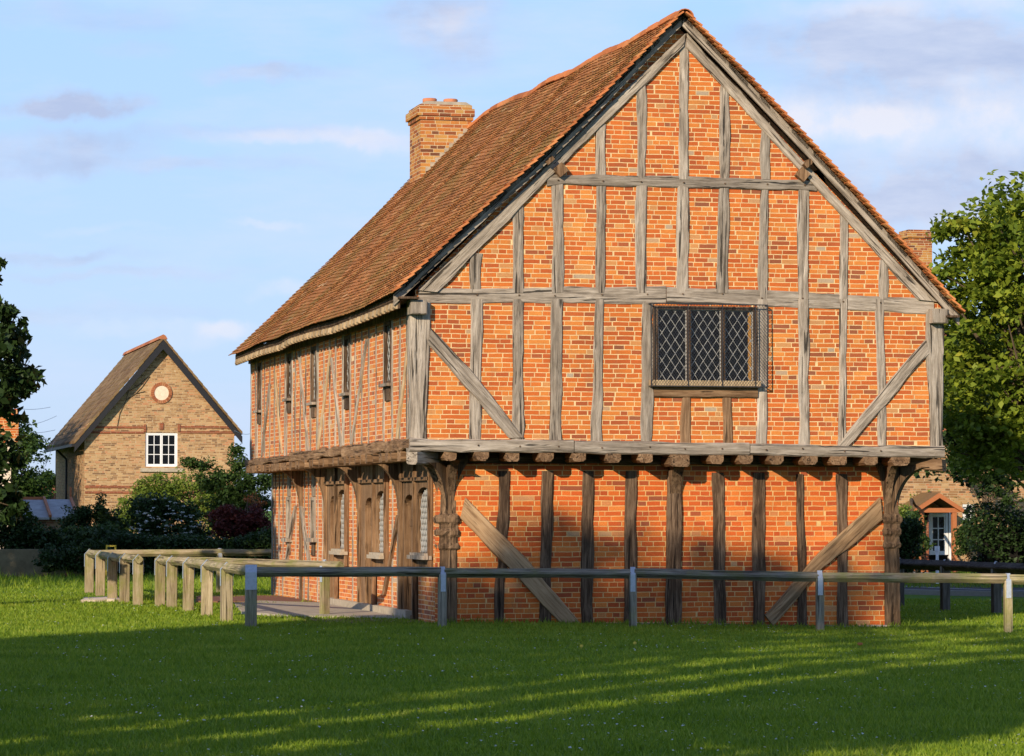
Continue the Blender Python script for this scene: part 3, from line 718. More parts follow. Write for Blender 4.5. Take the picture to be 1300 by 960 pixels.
for (x1, y1), (x0, y0) in [((508.5,655),(489,755)), ((384,642),(394,712)), ((377,642),(365.5,712))]:
    p = onX(x1, y1, J); q = onX(x0, y0, J); d = Vector((0, .08, 0)); timber('brace', [q-d, p-d], [q+d, p+d], NX, .05, .03, BR if x1 > 500 else OAK, hall)
mb = MB(); mb.box(J-.10, J-.002, 2.2, 9.2, -.2, .13); mb.build('stone_plinth', M['stone'], hall)

# --- roof
apex = onY(870, 16, -.3); XR = apex.x
RK = [(-.4, 8.597), (.65, 8.604), (1.65, 8.598), (2.6, 8.572), (3.7, 8.618), (4.6, 8.628), (5.8, 8.60), (6.7, 8.64), (7.45, 8.672), (8.15, 8.66), (8.85, 8.632), (9.9, 8.70), (10.9, 8.733), (11.5, 8.733), (12.2, 8.715), (12.9, 8.67), (14, 8.63), (15.8, 8.57)]
EK = sorted([(p.y, p.z) for p in [onX(x, y_, -.307) for x, y_ in ((510, 372), (460, 393), (420, 409), (392, 415.5), (366, 424), (356, 431), (330, 438.5), (294, 453))]])
def smooth_table(K):
    ys_ = np.linspace(-.5, 16, 240); z = np.interp(ys_, [k[0] for k in K], [k[1] for k in K]); ker = np.hanning(13); ker /= ker.sum()
    zz = np.convolve(np.pad(z, 6, 'edge'), ker, 'valid'); return lambda y: float(np.interp(y, ys_, zz))
ridge_z = smooth_table(RK); _ez = smooth_table(EK)
def eave_z(y, side): return _ez(y)+.01 if side < 0 else 4.40
XE = {-1: -.33, 1: 7.96}
def roof_pt(side, y, s, lift=0.0):
    """s = 0 at the ridge, 1 at the eave"""
    rz, ez = ridge_z(y), eave_z(y, side); xe = XE[side]
    x = XR+(xe-XR)*s; z = rz+(ez-rz)*s
    sag = .055*math.sin(math.pi*s)*(.5+.5*math.sin(max(0, min(1, (y+.3)/16))*math.pi)) + .018*math.sin(y*1.1+s*5)+.014*math.sin(y*2.7-s*9)*math.sin(math.pi*s)
    if side > 0: sag = .10*math.sin(math.pi*s)*-.55
    nx = side*.7; nz = .714
    return Vector((x+nx*(lift-sag*1.0), y, z+nz*(lift-sag)))
def roof_slope(name, side, mat, y0, y1):
    gauge = .098; tl = .17; tw = .166; th = .013
    slope_len = math.hypot(XE[side]-XR, 8.6-4.48); nc = int(slope_len/gauge)
    V = []; Fc = []
    nt = int((y1-y0)/tw)
    for c in range(nc):
        s_lo = 1-c*gauge/slope_len+.004; s_hi = s_lo-tl/slope_len
        s_hi = max(s_hi, 0)
        off = (c % 2)*tw/2
        for k in range(-1, nt+1):
            a = y0+k*tw+off+random.uniform(-.006, .006); b = a+tw-.003
            a = max(a, y0-.0+random.uniform(-.012, .012)); b = min(b, y1+random.uniform(-.01, .01))
            if b-a < .03: continue
            j1 = random.uniform(-.001, .004); j2 = j1+random.uniform(-.0015, .0015); sj = random.uniform(-.006, .006)/slope_len
            base = .026
            n = len(V)
            for lf in (0, th):
                V.append(roof_pt(side, a, s_lo+sj, base+j1+lf)); V.append(roof_pt(side, b, s_lo+sj, base+j2+lf))
                V.append(roof_pt(side, b, s_hi, -.004+lf)); V.append(roof_pt(side, a, s_hi, -.004+lf))
            Fc += [(n+4,n+5,n+6,n+7), (n,n+4,n+7,n+3), (n+1,n+2,n+6,n+5), (n,n+1,n+5,n+4), (n,n+3,n+2,n+1)]
    o = big_mesh(name, [tuple(v) for v in V], Fc, mat, hall); fixn(o)
    return o
roof = roof_slope('roof', -1, M['tile'], -.27, L+.33); roof2 = roof_slope('roof', 1, M['tile'], -.27, L+.33)
for side in (-1, 1):
    mb = MB(); ysn = np.linspace(-.15, L+.3, 40); sn = np.linspace(0.0, .985, 12); n0 = 0
    for lf in (-.012, -.06):
        for yy in ysn:
            for s_ in sn: mb.v.append(roof_pt(side, yy, s_, lf))
    K = len(sn); N = len(ysn)*K
    for i in range(len(ysn)-1):
        for k in range(K-1):
            a = i*K+k; mb.f.append((a, a+1, a+K+1, a+K)); mb.f.append((N+a, N+a+K, N+a+K+1, N+a+1))
    for i in range(len(ysn)-1): mb.f.append((i*K+K-1, i*K+2*K-1, N+i*K+2*K-1, N+i*K+K-1))
    for k in range(K-1): mb.f.append((k, k+1, N+k+1, N+k)); q = (len(ysn)-1)*K; mb.f.append((q+k, N+q+k, N+q+k+1, q+k+1))
    mb.build('roof_boarding', M['oakdark'], hall)
# verge undercloak: a slip of orange tiles seen on edge at the gable
for side in (-1, 1):
    mb = MB(); n = 44
    for k in range(n):
        s0 = k/n+.002; s1 = s0+1.25/n
        a = roof_pt(side, -.285, s0, .0); b = roof_pt(side, -.285, min(s1, 1.0), .03); jt = random.uniform(-.012, .006)
        nrm = Vector((side*.7, 0, .714)); th = .024
        q = [a+nrm*0, b, b+nrm*th, a+nrm*th]
        mb.prism([p+Vector((0, jt, 0)) for p in q], (0, .16, 0))
    mb.build('verge_tiles', M['tileedge'], hall)
# ridge tiles
mb = MB(); y = -.3
while y < L+.3:
    z = ridge_z(y+.15)+.0; zz = z+random.uniform(-.006, .008); r0 = .115
    pts = []
    for k in range(9):
        an = math.pi*k/8; pts.append((XR-math.cos(an)*r0*1.15, y, zz-.07+math.sin(an)*r0*1.05))
    pts += [(p[0]*.86+XR*.14, p[1], p[2]-.012) for p in pts[::-1]]
    z2 = ridge_z(y+.32)-ridge_z(y)
    mb.prism(pts, (0, .315, z2)); y += .32
ro = mb.build('ridge_tiles', M['tileedge'], hall)
# barge boards
def barge(side, ym, th, name='barge_board', hgt=.155, mat=None):
    n = 26; mb = MB(); A = []; B = []
    for k in range(n+1):
        s_ = k/n*1.0; p = roof_pt(side, -.3, s_, -.015); A.append(Vector((p.x, ym, p.z))); q = p-Vector((-side*.0, 0, hgt*1.0)); B.append(Vector((q.x, ym, q.z)))
    for k in range(n):
        a, b, c, d = A[k], A[k+1], B[k+1], B[k]; o_ = Vector((0, th, 0))
        mb.add([a, b, c, d, a+o_, b+o_, c+o_, d+o_], [(0,1,2,3), (7,6,5,4), (0,4,5,1), (3,2,6,7)] + ([(0,3,7,4)] if k == 0 else []) + ([(1,5,6,2)] if k == n-1 else []))
    c = (A[0]+A[-1])/2; Lz = (A[-1]-A[0]).normalized(); Wx = Vector((0,1,0)).cross(Lz)
    Mx = Matrix(((Wx.x, 0, Lz.x), (Wx.y, 1, Lz.y), (Wx.z, 0, Lz.z))); inv = Mx.inverted()
    o = obj(name, [inv @ (v-c) for v in mb.v], mb.f, mat or M['oak'], hall, mw=Matrix.Translation(c) @ Mx.to_4x4()); fixn(o)
barge(-1, -.15, .04); barge(1, -.15, .04)
# cheeks joining the barge to the roof end, seen as a soffit
# eaves: soffit board with a row of pale rafter feet
for side in (-1, 1):
    mb = MB(); n = 52
    for k in range(n):
        y0 = -.27+k*.3; y1 = y0+.3; xe = XE[side]
        z0, z1 = eave_z(y0, side), eave_z(y1, side)
        xi = -.0 if side < 0 else W
        a = [(xe-side*.05, y0, z0-.03), (xe-side*.05, y1, z1-.03), (xi, y1, z1-.03), (xi, y0, z0-.03)]
        mb.prism(a, (0, 0, -.03))
    if side < 0:
        for k in range(n): y0 = -.12+k*.3; z0 = eave_z(y0, side); z1 = eave_z(y0+.3, side); mb.prism([(-.27, y0, z0+.01), (-.27, y0, z0-.185), (-.27, min(y0+.3, 15.5), z1-.185), (-.27, min(y0+.3, 15.5), z1+.01)], (.03, 0, 0))
    mb.build('eaves_board', M['oakdark'], hall)  # board coloured dark so the gaps around the feet read as shadow
    if side < 0:
        for k in range(51):
            y0 = -.12+k*.303; z0 = eave_z(y0, side); mb = MB()
            mb.prism([(-.31, y0, z0-.095), (-.325, y0, z0-.17), (-.31, y0, z0-.19), (-.272, y0, z0-.19), (-.272, y0, z0-.095)], (0, .15, 0))
            mb.build('rafter_foot', M['oakpale'], hall, origin=(-.2, y0+.08, z0-.1))
        mb = MB(); mb.box(-.045, .0, -.02, L, 4.30, 4.42); mb.build('wall_plate', DK, hall)
# chimney
cyc = 13.3; ccx0, ccx1 = onY(534, 200, cyc).x, onY(598.5, 200, cyc).x
mb = MB(); zc = onY(560, 151.5, cyc).z; zt = onY(560, 138.5, cyc).z
mb.box(ccx0, ccx1, cyc, cyc+1.0, 6.2, zc-.01)
mb.box(ccx0-.03, ccx1+.03, cyc-.03, cyc+1.03, zc-.01, zc+.06); mb.box(ccx0-.07, ccx1+.05, cyc-.06, cyc+1.06, zc+.06, zc+.2); mb.box(ccx0-.02, ccx1+.01, cyc-.01, cyc+1.01, zc+.2, zc+.27)
ch = mb.build('chimney', M['chim_brick'], hall, uv=1)
mb = MB(); mb.prism([(ccx0-.01, cyc, zc+.27), (ccx1, cyc, zc+.27), (ccx1-.1, cyc, zc+.33), (ccx0+.1, cyc, zc+.33)], (0, 1, 0)); mb.build('chimney_flaunching', M['concrete'], ch)
for px in (545.5, 572):
    c = onY(px, 138, cyc+.45); mb = MB(); n = 20; prof = [(.09, -.06), (.1, .0), (.13, .03), (.135, .085), (.12, .1), (.09, .1), (.08, .0)]
    V = []; Fc = []
    for r_, h in prof:
        for k in range(n): an = 2*math.pi*k/n; V.append((c.x+math.cos(an)*r_, cyc+.45+math.sin(an)*r_, zc+.335+h))
    for i in range(len(prof)-1):
        for k in range(n): Fc.append((i*n+k, i*n+(k+1) % n, (i+1)*n+(k+1) % n, (i+1)*n+k))
    fixn(obj('chimney_pot', V, Fc, M['pot'], ch, True))
mb = MB()
for k in range(9):
    t = k/8; x = ccx0+.15+(ccx1-ccx0-.25)*t; s_ = (XR-x)/(XR-XE[-1]); p = roof_pt(-1, cyc-.02, s_, .03); mb.box(x-.06, x+.06, cyc-.05, cyc-.002, p.z-.03, p.z+.05)
mb.build('flashing', M['stone'], ch)

# ================================================================== THE GROUND
def lin(a, b, s): return list(np.arange(a, b, s))
gx = [-1800, -500, -150] + lin(-70, 60, 1.5) + [80, 160, 500, 1800]; gy = [-500, -150] + lin(-70, 100, 1.5) + [130, 200, 500, 2500]
V = [(x, y, gz(x, y)+(0.0)) for y in gy for x in gx]; nx = len(gx)
Fc = [(j*nx+i, j*nx+i+1, (j+1)*nx+i+1, (j+1)*nx+i) for j in range(len(gy)-1) for i in range(nx-1)]
tag(obj('ground', V, Fc, M['lawn'], smooth=True), kind='structure')
# road: comes in from the right behind the hall and bends away
def strip(name, cl, w0, w1, z, mat, h=0):
    V = []; Fc = []
    for i, p in enumerate(cl):
        t = (cl[min(i+1, len(cl)-1)]-cl[max(i-1, 0)]); t.z = 0; t.normalize(); s_ = Vector((-t.y, t.x, 0))
        for w_ in (w0, w1):
            q = p+s_*w_; q.z = gz(q.x, q.y)+z; V.append(q)
            if h: V.append(q-Vector((0,0,h)))
    k = 4 if h else 2
    for i in range(len(cl)-1):
        a = i*k
        if h: Fc += [(a,a+2,a+2+k,a+k), (a,a+k,a+k+1,a+1), (a+2,a+3,a+3+k,a+2+k)]
        else: Fc.append((a, a+1, a+1+k, a+k))
    return tag(fixn(obj(name, V, Fc, mat)), kind='structure')
cl = [LD(70-i*4, 61.5) for i in range(14)] + [LD(14-5*math.sin(t)*1.2, 61.5+9*(1-math.cos(t))) for t in np.linspace(.2, 1.5, 8)] + [LD(7, 78), LD(5, 95), LD(3, 130)]
strip('road', cl, -3.2, 3.2, .02, M['asphalt']); strip('road_marking', cl, -.06, .06, .024, M['paint'])
strip('kerb', cl, 3.2, 3.35, .1, M['kerb'], .1); strip('kerb', cl, -3.35, -3.2, .1, M['kerb'], .1)
# apron of concrete and worn soil by the side doors
def patch(name, pts, z, h, mat):
    mb = MB(); n = []
    for i in range(len(pts)):
        a = Vector(pts[i]); b = Vector(pts[(i+1) % len(pts)])
        for k in range(6):
            p = a.lerp(b, k/6); n.append((p.x+random.uniform(-.03, .03), p.y+random.uniform(-.05, .05), gz(p.x, p.y)+z))
    mb.prism(n, (0, 0, -h)); return mb.build(name, mat)
g = lambda x, y: onG(x, y)
tag(patch('paved_apron', [g(296, 768), g(308, 779.5), g(372, 784.5), g(431, 785), (J-.12, 2.2, 0), (J-.12, 9.3, 0), g(330, 765)], .035, .06, M['concrete']), kind='structure')
tag(patch('brick_path', [g(250, 765), g(345, 766.5), (J-.1, 9.4, 0), (J-.1, 14.0, 0), g(250, 758.5)], .03, .05, M['fadedbrick']), kind='structure')
tag(patch('bare_soil', [g(362, 785.5), g(440, 786), (J-.06, 1.5, 0), (J-.06, .6, 0), g(520, 790.5), g(440, 791), g(366, 787.5)], .012, .03, M['soil']), kind='structure')
sl = [g(104, 765.5), g(151, 764.5), g(148, 760.5), g(108, 762)]
tag(patch('concrete_slab', sl, .05, .08, M['render']), 'flat pale concrete slab lying in the grass beside the far fence posts', 'slab')

# ================================================================== FENCES
PW, PD = .105, .155
def fence_post(pos, dirn, lab, top=.80, mat=None, strap=True, w=PW, d=PD):
    """post cut to cradle a square rail set on edge; dirn: direction of the rail"""
    u = Vector(dirn).normalized(); s_ = Vector((-u.y, u.x, 0)); rz = math.atan2(s_.y, s_.x)
    t = thing('fence_post', lab, 'fence post', pos, 'posts of the low rail fence', rz)
    h = top; hw = d/2; hl = w/2
    # local x = across the rail, local y = along the rail
    prof = [(-hw, -.3), (hw, -.3), (hw, h-.10), (hw-.01, h-.075), (0, h-.155), (-hw+.01, h-.075), (-hw, h-.10)]
    V = [(p[0]+random.uniform(-.003, .003), -hl, p[1]) for p in prof]+[(p[0], hl, p[1]) for p in prof]; n = len(prof)
    Fc = [tuple(range(n)), tuple(range(n, 2*n))[::-1]]+[(i, (i+1) % n, n+(i+1) % n, n+i) for i in range(n)]
    me = bpy.data.meshes.new('post_body'); me.from_pydata(V, [], Fc); me.materials.append(mat or M['fence'])
    o = bpy.data.objects.new('post', me); COL.objects.link(o); o.parent = t; fixn(o)
    bv = o.modifiers.new('b', 'BEVEL'); bv.width = .007; bv.segments = 1
    if strap:
        # a bent strip of metal over the rail and down both cheeks
        th = .004; e = .004; zt = h+.012; line = [(-hw-e, h-.32), (-hw-e, h-.085), (0, zt), (hw+e, h-.085), (hw+e, h-.32)]
        V = []; Fc = []
        for (x, z) in line:
            for yy in ((-.034, .034) if w < .15 else (-.078, .078)):
                V.append((x, yy, z)); V.append((x*1.05+(0), yy, z+(th if abs(x) < .01 else 0)))
        for i in range(len(line)-1):
            a = i*4; b = a+4; Fc += [(a, a+2, b+2, b), (a+1, b+1, b+3, a+3), (a, b, b+1, a+1), (a+2, a+3, b+3, b+2)]
        # nails
        me = bpy.data.meshes.new('metal_strap'); me.from_pydata(V, [], Fc); me.materials.append(M['galv'])
        o2 = bpy.data.objects.new('metal_strap', me); COL.objects.link(o2); o2.parent = t; fixn(o2)
    return t
def fence_rail(pts, lab, top=.80, mat=None, s=.066):
    """square rail set on edge, slightly uneven"""
    V = []; Fc = []
    P = []
    for a, b in zip(pts, pts[1:]):
        n = max(2, int((b-a).length/.5))
        for k in range(n): P.append(a.lerp(b, k/n))
    P.append(pts[-1])
    c = (P[0]+P[-1])/2; Lz = (P[-1]-P[0]).normalized(); Wx = Vector((0,0,1)).cross(Lz).normalized(); Wy = Lz.cross(Wx)
    Mx = Matrix(((Wx.x, Wy.x, Lz.x), (Wx.y, Wy.y, Lz.y), (Wx.z, Wy.z, Lz.z))); inv = Mx.inverted()
    for p in P:
        q = p+Vector((0, 0, top-s-.002+random.uniform(-.007, .005))); jj = s+random.uniform(-.003, .003)
        for a, b in ((0, jj), (.012, jj), (jj, .012), (jj, -.012), (.012, -jj), (-.012, -jj), (-jj, -.012), (-jj, .012), (-.012, jj)): 
            V.append(inv @ (q-c) + Vector((a*.98, b, 0)))
    K = 9
    for i in range(len(P)-1):
        for k in range(K): Fc.append((i*K+k, i*K+(k+1) % K, (i+1)*K+(k+1) % K, (i+1)*K+k))
    Fc.append(tuple(range(K))); Fc.append(tuple((len(P)-1)*K+k for k in range(K)))
    o = obj('fence_rail', V, Fc, mat or M['fence'], mw=Matrix.Translation(c) @ Mx.to_4x4()); fixn(o)
    return tag(o, lab, 'fence rail')
GR = M['fencegreyshade']
# front run (corner post then to the right)
fp = [g(318.5, 796.7), g(561.5, 796), g(803.5, 796.5), g(1041, 802), g(1280, 803.7)]
fp.append(fp[-1]+(fp[-1]-fp[-2])*1.0); fp[-1].z = gz(fp[-1].x, 0)
tops = [.83, .80, .81, .82, .80, .80]
labs = ['rounded corner fence post with broad grey metal plate, nearest on the left of the hall', 'fence post in front of the carved left corner post of the hall', 'fence post with blue-grey strap in front of the middle of the brick gable wall', 'fence post in front of the right hand lower diagonal brace', 'sunlit pale fence post right of the hall, clear of its wall', None]
for i in range(6):
    if i == 5: continue
    d = (fp[i+1]-fp[i]) if i < 5 else (fp[i]-fp[i-1])
    if i == 0: d = fp[1]-fp[0]
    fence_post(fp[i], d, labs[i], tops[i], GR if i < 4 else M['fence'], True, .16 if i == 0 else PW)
for i, lab in enumerate(['dark rail from the left corner fence post to the hall corner', 'shaded rail crossing the left half of the gable wall', 'shaded rail crossing the right half of the gable wall', 'rail catching sunlight from the brace to the pale right post', 'short rail end leaving the photo at the right edge']):
    a, b = fp[i].copy(), fp[i+1].copy(); dd = (b-a).normalized()*.02
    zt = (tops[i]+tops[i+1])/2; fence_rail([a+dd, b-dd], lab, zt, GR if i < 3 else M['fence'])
# return run going away from the viewer (Q) and its continuation (P)
Q = [g(287.5, 789.5), g(262.5, 782.5), g(239, 776), g(218, 772), g(203, 769.8)]
P_ = [g(175, 768.5), g(158, 765.3), g(142.5, 763), g(127, 757.7), g(113, 753.7)]
ql = ['first short post of the near row behind the metal-plated corner post', 'second post of the near row behind the corner post', 'third post of the near row, left of the corner post', 'fourth post of the near row where a rail turns towards the hall', 'last and farthest post of the near row, beside the gap']
pl = ['nearest post of the far row, just left of the gap', 'second post of the far row, left of the gap', 'middle post of the far row of five', 'fourth post of the far row, by the concrete slab', 'farthest left post of the far row where its rail turns right']
qd = Q[-1]-Q[0]; pd = P_[-1]-P_[0]
for p, lab in zip(Q, ql): fence_post(p, qd, lab, .83, None, True, .10, .165)
for p, lab in zip(P_, pl): fence_post(p, pd, lab, .83, None, True, .10, .165)
fence_rail([fp[0]+Vector((0,0,0)), Q[0], Q[1], Q[2], Q[3], Q[4]+(Q[4]-Q[3])*.15], 'pale rail of the near fence row running away from the corner post', .83)
fence_rail([P_[0]-(P_[1]-P_[0]).normalized()*.1, P_[1], P_[2], P_[3], P_[4]], 'pale rail of the far fence row running away beside the slab', .83)
R1 = g(412, 782.5); e1 = R1+(R1-Q[3]).normalized()*.45
fence_post(R1, R1-Q[3], 'pale fence post with metal cap standing by the side doors of the hall', .83, None, True, .11, .12)
fence_rail([Q[3]+(R1-Q[3]).normalized()*.05, e1], 'rail joining the near fence row to the post by the side doors', .83)
S1 = g(278.5, 752.5); e2 = P_[4]+(S1-P_[4])*2.6; e2.z = 0
fence_post(S1, S1-P_[4], 'fence post with metal cap on the far back rail, left of the hall', .83, None, True, .11, .13)
fence_rail([P_[4], S1, e2], 'long back rail running right from the far fence corner behind the hall', .83)
# fence behind the hall on the right, its timber coloured dark for shade
T = [LD(6.2, 51), g(1142, 771), g(1200, 775.5), g(1265, 780)]
T.append(T[-1]+(T[-1]-T[-2])*1.0)
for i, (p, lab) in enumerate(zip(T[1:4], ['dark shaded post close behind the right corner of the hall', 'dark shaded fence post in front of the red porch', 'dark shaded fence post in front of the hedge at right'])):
    fence_post(p, T[2]-T[1], lab, .84, M['fencebackshade'], True, .12, .14)
fence_rail([T[0], T[1], T[2], T[3], T[4]], 'dark shaded rail behind the hall, along the road', .84, M['fencebackshade'], .085)

# ================================================================== NEIGHBOURING BUILDINGS
# --- buff brick house on the left, 122 m away
hc = atD(202, 600, 122); HY = hc.y
hp = lambda x, y: onY(x, y, HY)
bl, br = hp(107.5, 540).x, hp(297.5, 540).x; hz = hp(200, 543).z; ax_ = hp(206, 440); 
house = thing('brick_house', 'buff brick house with one white window, round plaster plaque and black gable boards', 'house', ((bl+br)/2, HY, 0))
HL = 13.2
def house_holes():
    a = hp(184.5, 592.5); b = hp(225.5, 549.5); return (a.x, b.x, a.z, b.z)
hx0, hx1, hz0, hz1 = house_holes()
mb = MB(); wall_holes(mb, 'Y', HY, bl, br, -.3, hz, [(hx0, hx1, hz0, hz1)], .3, 1)
mb.prism([(bl, HY, hz), (br, HY, hz), (ax_.x, HY, ax_.z-.05)], (0, .3, 0))
mb.box(bl, bl+.3, HY+.3, HY+HL, -.3, hz); mb.box(br-.3, br, HY+.3, HY+HL, -.3, hz); mb.box(bl, br, HY+HL-.3, HY+HL-.003, -.3, hz)
mb.build('wall', M['buff'], house, uv=1)
ridz = hp(206, 428).z; ov = .35
el, er = hp(62+43, 545), hp(303.5, 527)
def simple_roof(par, xl, xr, xm, zl, zr, zm, y0, y1, mat, th=.12, name='roof'):
    for (xe, ze) in ((xl, zl), (xr, zr)):
        mb = MB(); n = int(math.hypot(xe-xm, ze-zm)/.3); 
        for k in range(n):
            a = k/n; b = (k+1)/n; l0 = .0; l1 = .025
            pa = (xm+(xe-xm)*a, zm+(ze-zm)*a+l0); pb = (xm+(xe-xm)*b, zm+(ze-zm)*b+l1)
            m_ = int((y1-y0)/.5)
            for q in range(m_):
                ya = y0+(y1-y0)*q/m_; yb = y0+(y1-y0)*(q+1)/m_
                mb.prism([(pa[0], ya, pa[1]), (pb[0], ya, pb[1]), (pb[0], ya, pb[1]-th), (pa[0], ya, pa[1]-th)], (0, yb-ya, 0))
        mb.build(name, mat, par)
zeave = hz-.05; xl_ = bl-.42; xr_ = br+.28
slope_h = (ridz-zeave)/(ax_.x-bl)
simple_roof(house, xl_, xr_, ax_.x, ridz-(ax_.x-xl_)*slope_h, ridz-(xr_-ax_.x)*slope_h*.99, ridz, HY-.35, HY+HL, M['tilebrown'])
mb = MB(); y = HY-.36
while y < HY+HL: mb.prism([(ax_.x-.17, y, ridz-.1), (ax_.x-.1, y, ridz+.03), (ax_.x, y, ridz+.09), (ax_.x+.1, y, ridz+.03), (ax_.x+.17, y, ridz-.1)], (0, .42, 0)); y += .44
mb.build('ridge_tiles', M['tilered'], house)
for s_ in (-1, 1):
    xe = xl_ if s_ < 0 else xr_; ze = ridz-abs(ax_.x-xe)*slope_h
    mb = MB(); mb.prism([(ax_.x, HY-.33, ridz-.13), (xe, HY-.33, ze-.13), (xe, HY-.33, ze-.42), (ax_.x, HY-.33, ridz-.5)], (0, .05, 0)); 
    mb.build('barge_board', M['iron'], house)
mb = MB(); zg = ridz-abs(ax_.x-xl_)*slope_h-.1; mb.bar((xl_-.05, HY-.2, zg-.06), (xl_-.05, HY+HL, zg-.06), .11); mb.bar((xl_-.05, HY+HL*.55, zg-.1), (bl-.06, HY+HL*.55, zg-.5), .08); mb.bar((bl-.06, HY+HL*.55, zg-.5), (bl-.06, HY+HL*.55, .0), .08)
mb.build('gutter', M['iron'], house)
mb = MB()
for ya, yb in ((541.3, 543.6), (547.8, 550.1)):
    for xa_, xb_ in ((107.8, 183), (229, 297)):
        a = hp(xa_, yb); b = hp(xb_, ya); mb.box(a.x, b.x, HY-.03, HY+.01, a.z, b.z)
for ya, yb in ((617, 619.5), (624, 626.5)):
    a = hp(107.8, yb); b = hp(297.2, ya); mb.box(a.x, b.x, HY-.03, HY+.01, a.z, b.z)
for x0_, x1_, ya, yb in ((202.5, 207.5, 537, 545.5), (182.5, 185.5, 539, 548.5), (225.5, 228.5, 539, 548.5)):
    a = hp(x0_, yb); b = hp(x1_, ya); mb.box(a.x, b.x, HY-.04, HY+.01, a.z, b.z)
mb.build('brick_band', M['redband'], house, uv=1)
c = hp(205, 499); n = 28
mb = MB()
for k in range(n):
    a0, a1 = 2*math.pi*k/n, 2*math.pi*(k+.9)/n; r0, r1 = .29, .42
    mb.prism([(c.x+math.cos(a0)*r0, HY-.05, c.z+math.sin(a0)*r0), (c.x+math.cos(a0)*r1, HY-.05, c.z+math.sin(a0)*r1), (c.x+math.cos(a1)*r1, HY-.05, c.z+math.sin(a1)*r1), (c.x+math.cos(a1)*r0, HY-.05, c.z+math.sin(a1)*r0)], (0, .06, 0))
rd = mb.build('brick_ring', M['tilered'], house)
mb = MB(); mb.prism([(c.x+math.cos(2*math.pi*k/n)*.29, HY-.03, c.z+math.sin(2*math.pi*k/n)*.29) for k in range(n)], (0, .04, 0)); mb.build('plaster_plaque', M['render'], house)
def sash(par, x0, x1, z0, z1, yf, nc, nr, halves=2, mat=None, fw=.06):
    mat = mat or M['white']
    mb = MB(); mb.box(x0, x0+fw, yf, yf+.1, z0, z1); mb.box(x1-fw, x1, yf, yf+.1, z0, z1); mb.box(x0+fw, x1-fw, yf, yf+.1, z0, z0+fw); mb.box(x0+fw, x1-fw, yf, yf+.1, z1-fw, z1)
    w = mb.build('window', mat, par, origin=((x0+x1)/2, yf, z0))
    wi = (x1-x0-2*fw)/halves
    for h in range(halves):
        a = x0+fw+wi*h+.005; b = a+wi-.01; f2 = .045
        mb = MB(); mb.box(a, a+f2, yf+.01, yf+.07, z0+fw, z1-fw); mb.box(b-f2, b, yf+.01, yf+.07, z0+fw, z1-fw); mb.box(a+f2, b-f2, yf+.01, yf+.07, z0+fw, z0+fw+f2); mb.box(a+f2, b-f2, yf+.01, yf+.07, z1-fw-f2, z1-fw)
        for k in range(1, nc): x = a+f2+(b-a-2*f2)*k/nc; mb.box(x-.014, x+.014, yf+.02, yf+.06, z0+fw+f2, z1-fw-f2)
        for k in range(1, nr): z = z0+fw+f2+(z1-z0-2*fw-2*f2)*k/nr; mb.box(a+f2, b-f2, yf+.024, yf+.056, z-.014, z+.014)
        mb.build('casement', mat, w)
    mb = MB(); mb.box(x0+fw, x1-fw, yf+.045, yf+.052, z0+fw, z1-fw); mb.build('pane', M['glass'], w)
    return w
sash(house, hx0, hx1, hz0, hz1, HY+.04, 2, 3)
mb = MB(); a = hp(178, 599); b = hp(232, 594.5); mb.box(a.x, b.x, HY-.1, HY+.05, a.z, b.z); mb.build('window_sill', M['stone'], house)
mb = MB(); mb.box(bl+.5, br-.5, HY+2, HY+2.1, 0, hz); mb.build('dark_backing', M['dark'], house)  # near-black sheet painted as room darkness behind the window
# climbing stems on the left of the gable
mb = MB()
for pts in ([(148,545),(152,525),(160,508),(163,497)], [(160,508),(172,500),(180,492),(190,478)], [(163,497),(175,490),(186,480)], [(172,500),(184,497)]):
    mb.tube([hp(*p)-Vector((0,.03,0)) for p in pts], .012, 5)
tag(mb.build('climbing_stem', M['bark']), 'bare climbing stems on the gable of the buff brick house', 'climber')

# --- cottage at right behind the hall, about 84 m away
kY = atD(1220, 600, 84).y; kp = lambda x, y: onY(x, y, kY)
kx0, kx1 = kp(1075, 600).x, kp(1400, 600).x
cot = thing('brick_cottage', 'pale brick cottage with red tiled roof behind the trees at right', 'cottage', ((kx0+kx1)/2, kY, 0))
wa = kp(1222, 663); wb = kp(1237.5, 640)
mb = MB(); wall_holes(mb, 'Y', kY, kx0, kx1, -.3, 3.9, [(wa.x, wb.x, wa.z, wb.z)], .3, 1)
mb.box(kx0, kx0+.3, kY+.3, kY+5, -.3, 3.9); mb.box(kx1-.3, kx1, kY+.3, kY+5, -.3, 3.9); mb.box(kx0, kx1, kY+4.7, kY+4.997, -.3, 3.9)
for x in (kx0, kx1-.3): mb.prism([(x, kY, 3.9), (x, kY+5, 3.9), (x, kY+2.5, 6.4)], (.3, 0, 0))
mb.build('wall', M['buff'], cot, uv=1)
for s_ in (-1, 1):
    mb = MB(); n = 14; y_e = kY+2.5+s_*3.0
    for k in range(n):
        a, b = k/n, (k+1)/n
        pa = (kY+2.5+s_*3.0*a, 6.65-2.95*a); pb = (kY+2.5+s_*3.0*b, 6.65-2.95*b+.02)
        mb.prism([(kx0-.2, pa[0], pa[1]), (kx0-.2, pb[0], pb[1]), (kx0-.2, pb[0], pb[1]-.1), (kx0-.2, pa[0], pa[1]-.1)], (kx1-kx0+.4, 0, 0))
    mb.build('roof', M['tilered'], cot)
sash(cot, wa.x, wb.x, wa.z, wb.z, kY+.02, 1, 2, 1)
a = onY(1151.5, 330, kY+2.2); b = onY(1181.5, 296, kY+2.2)
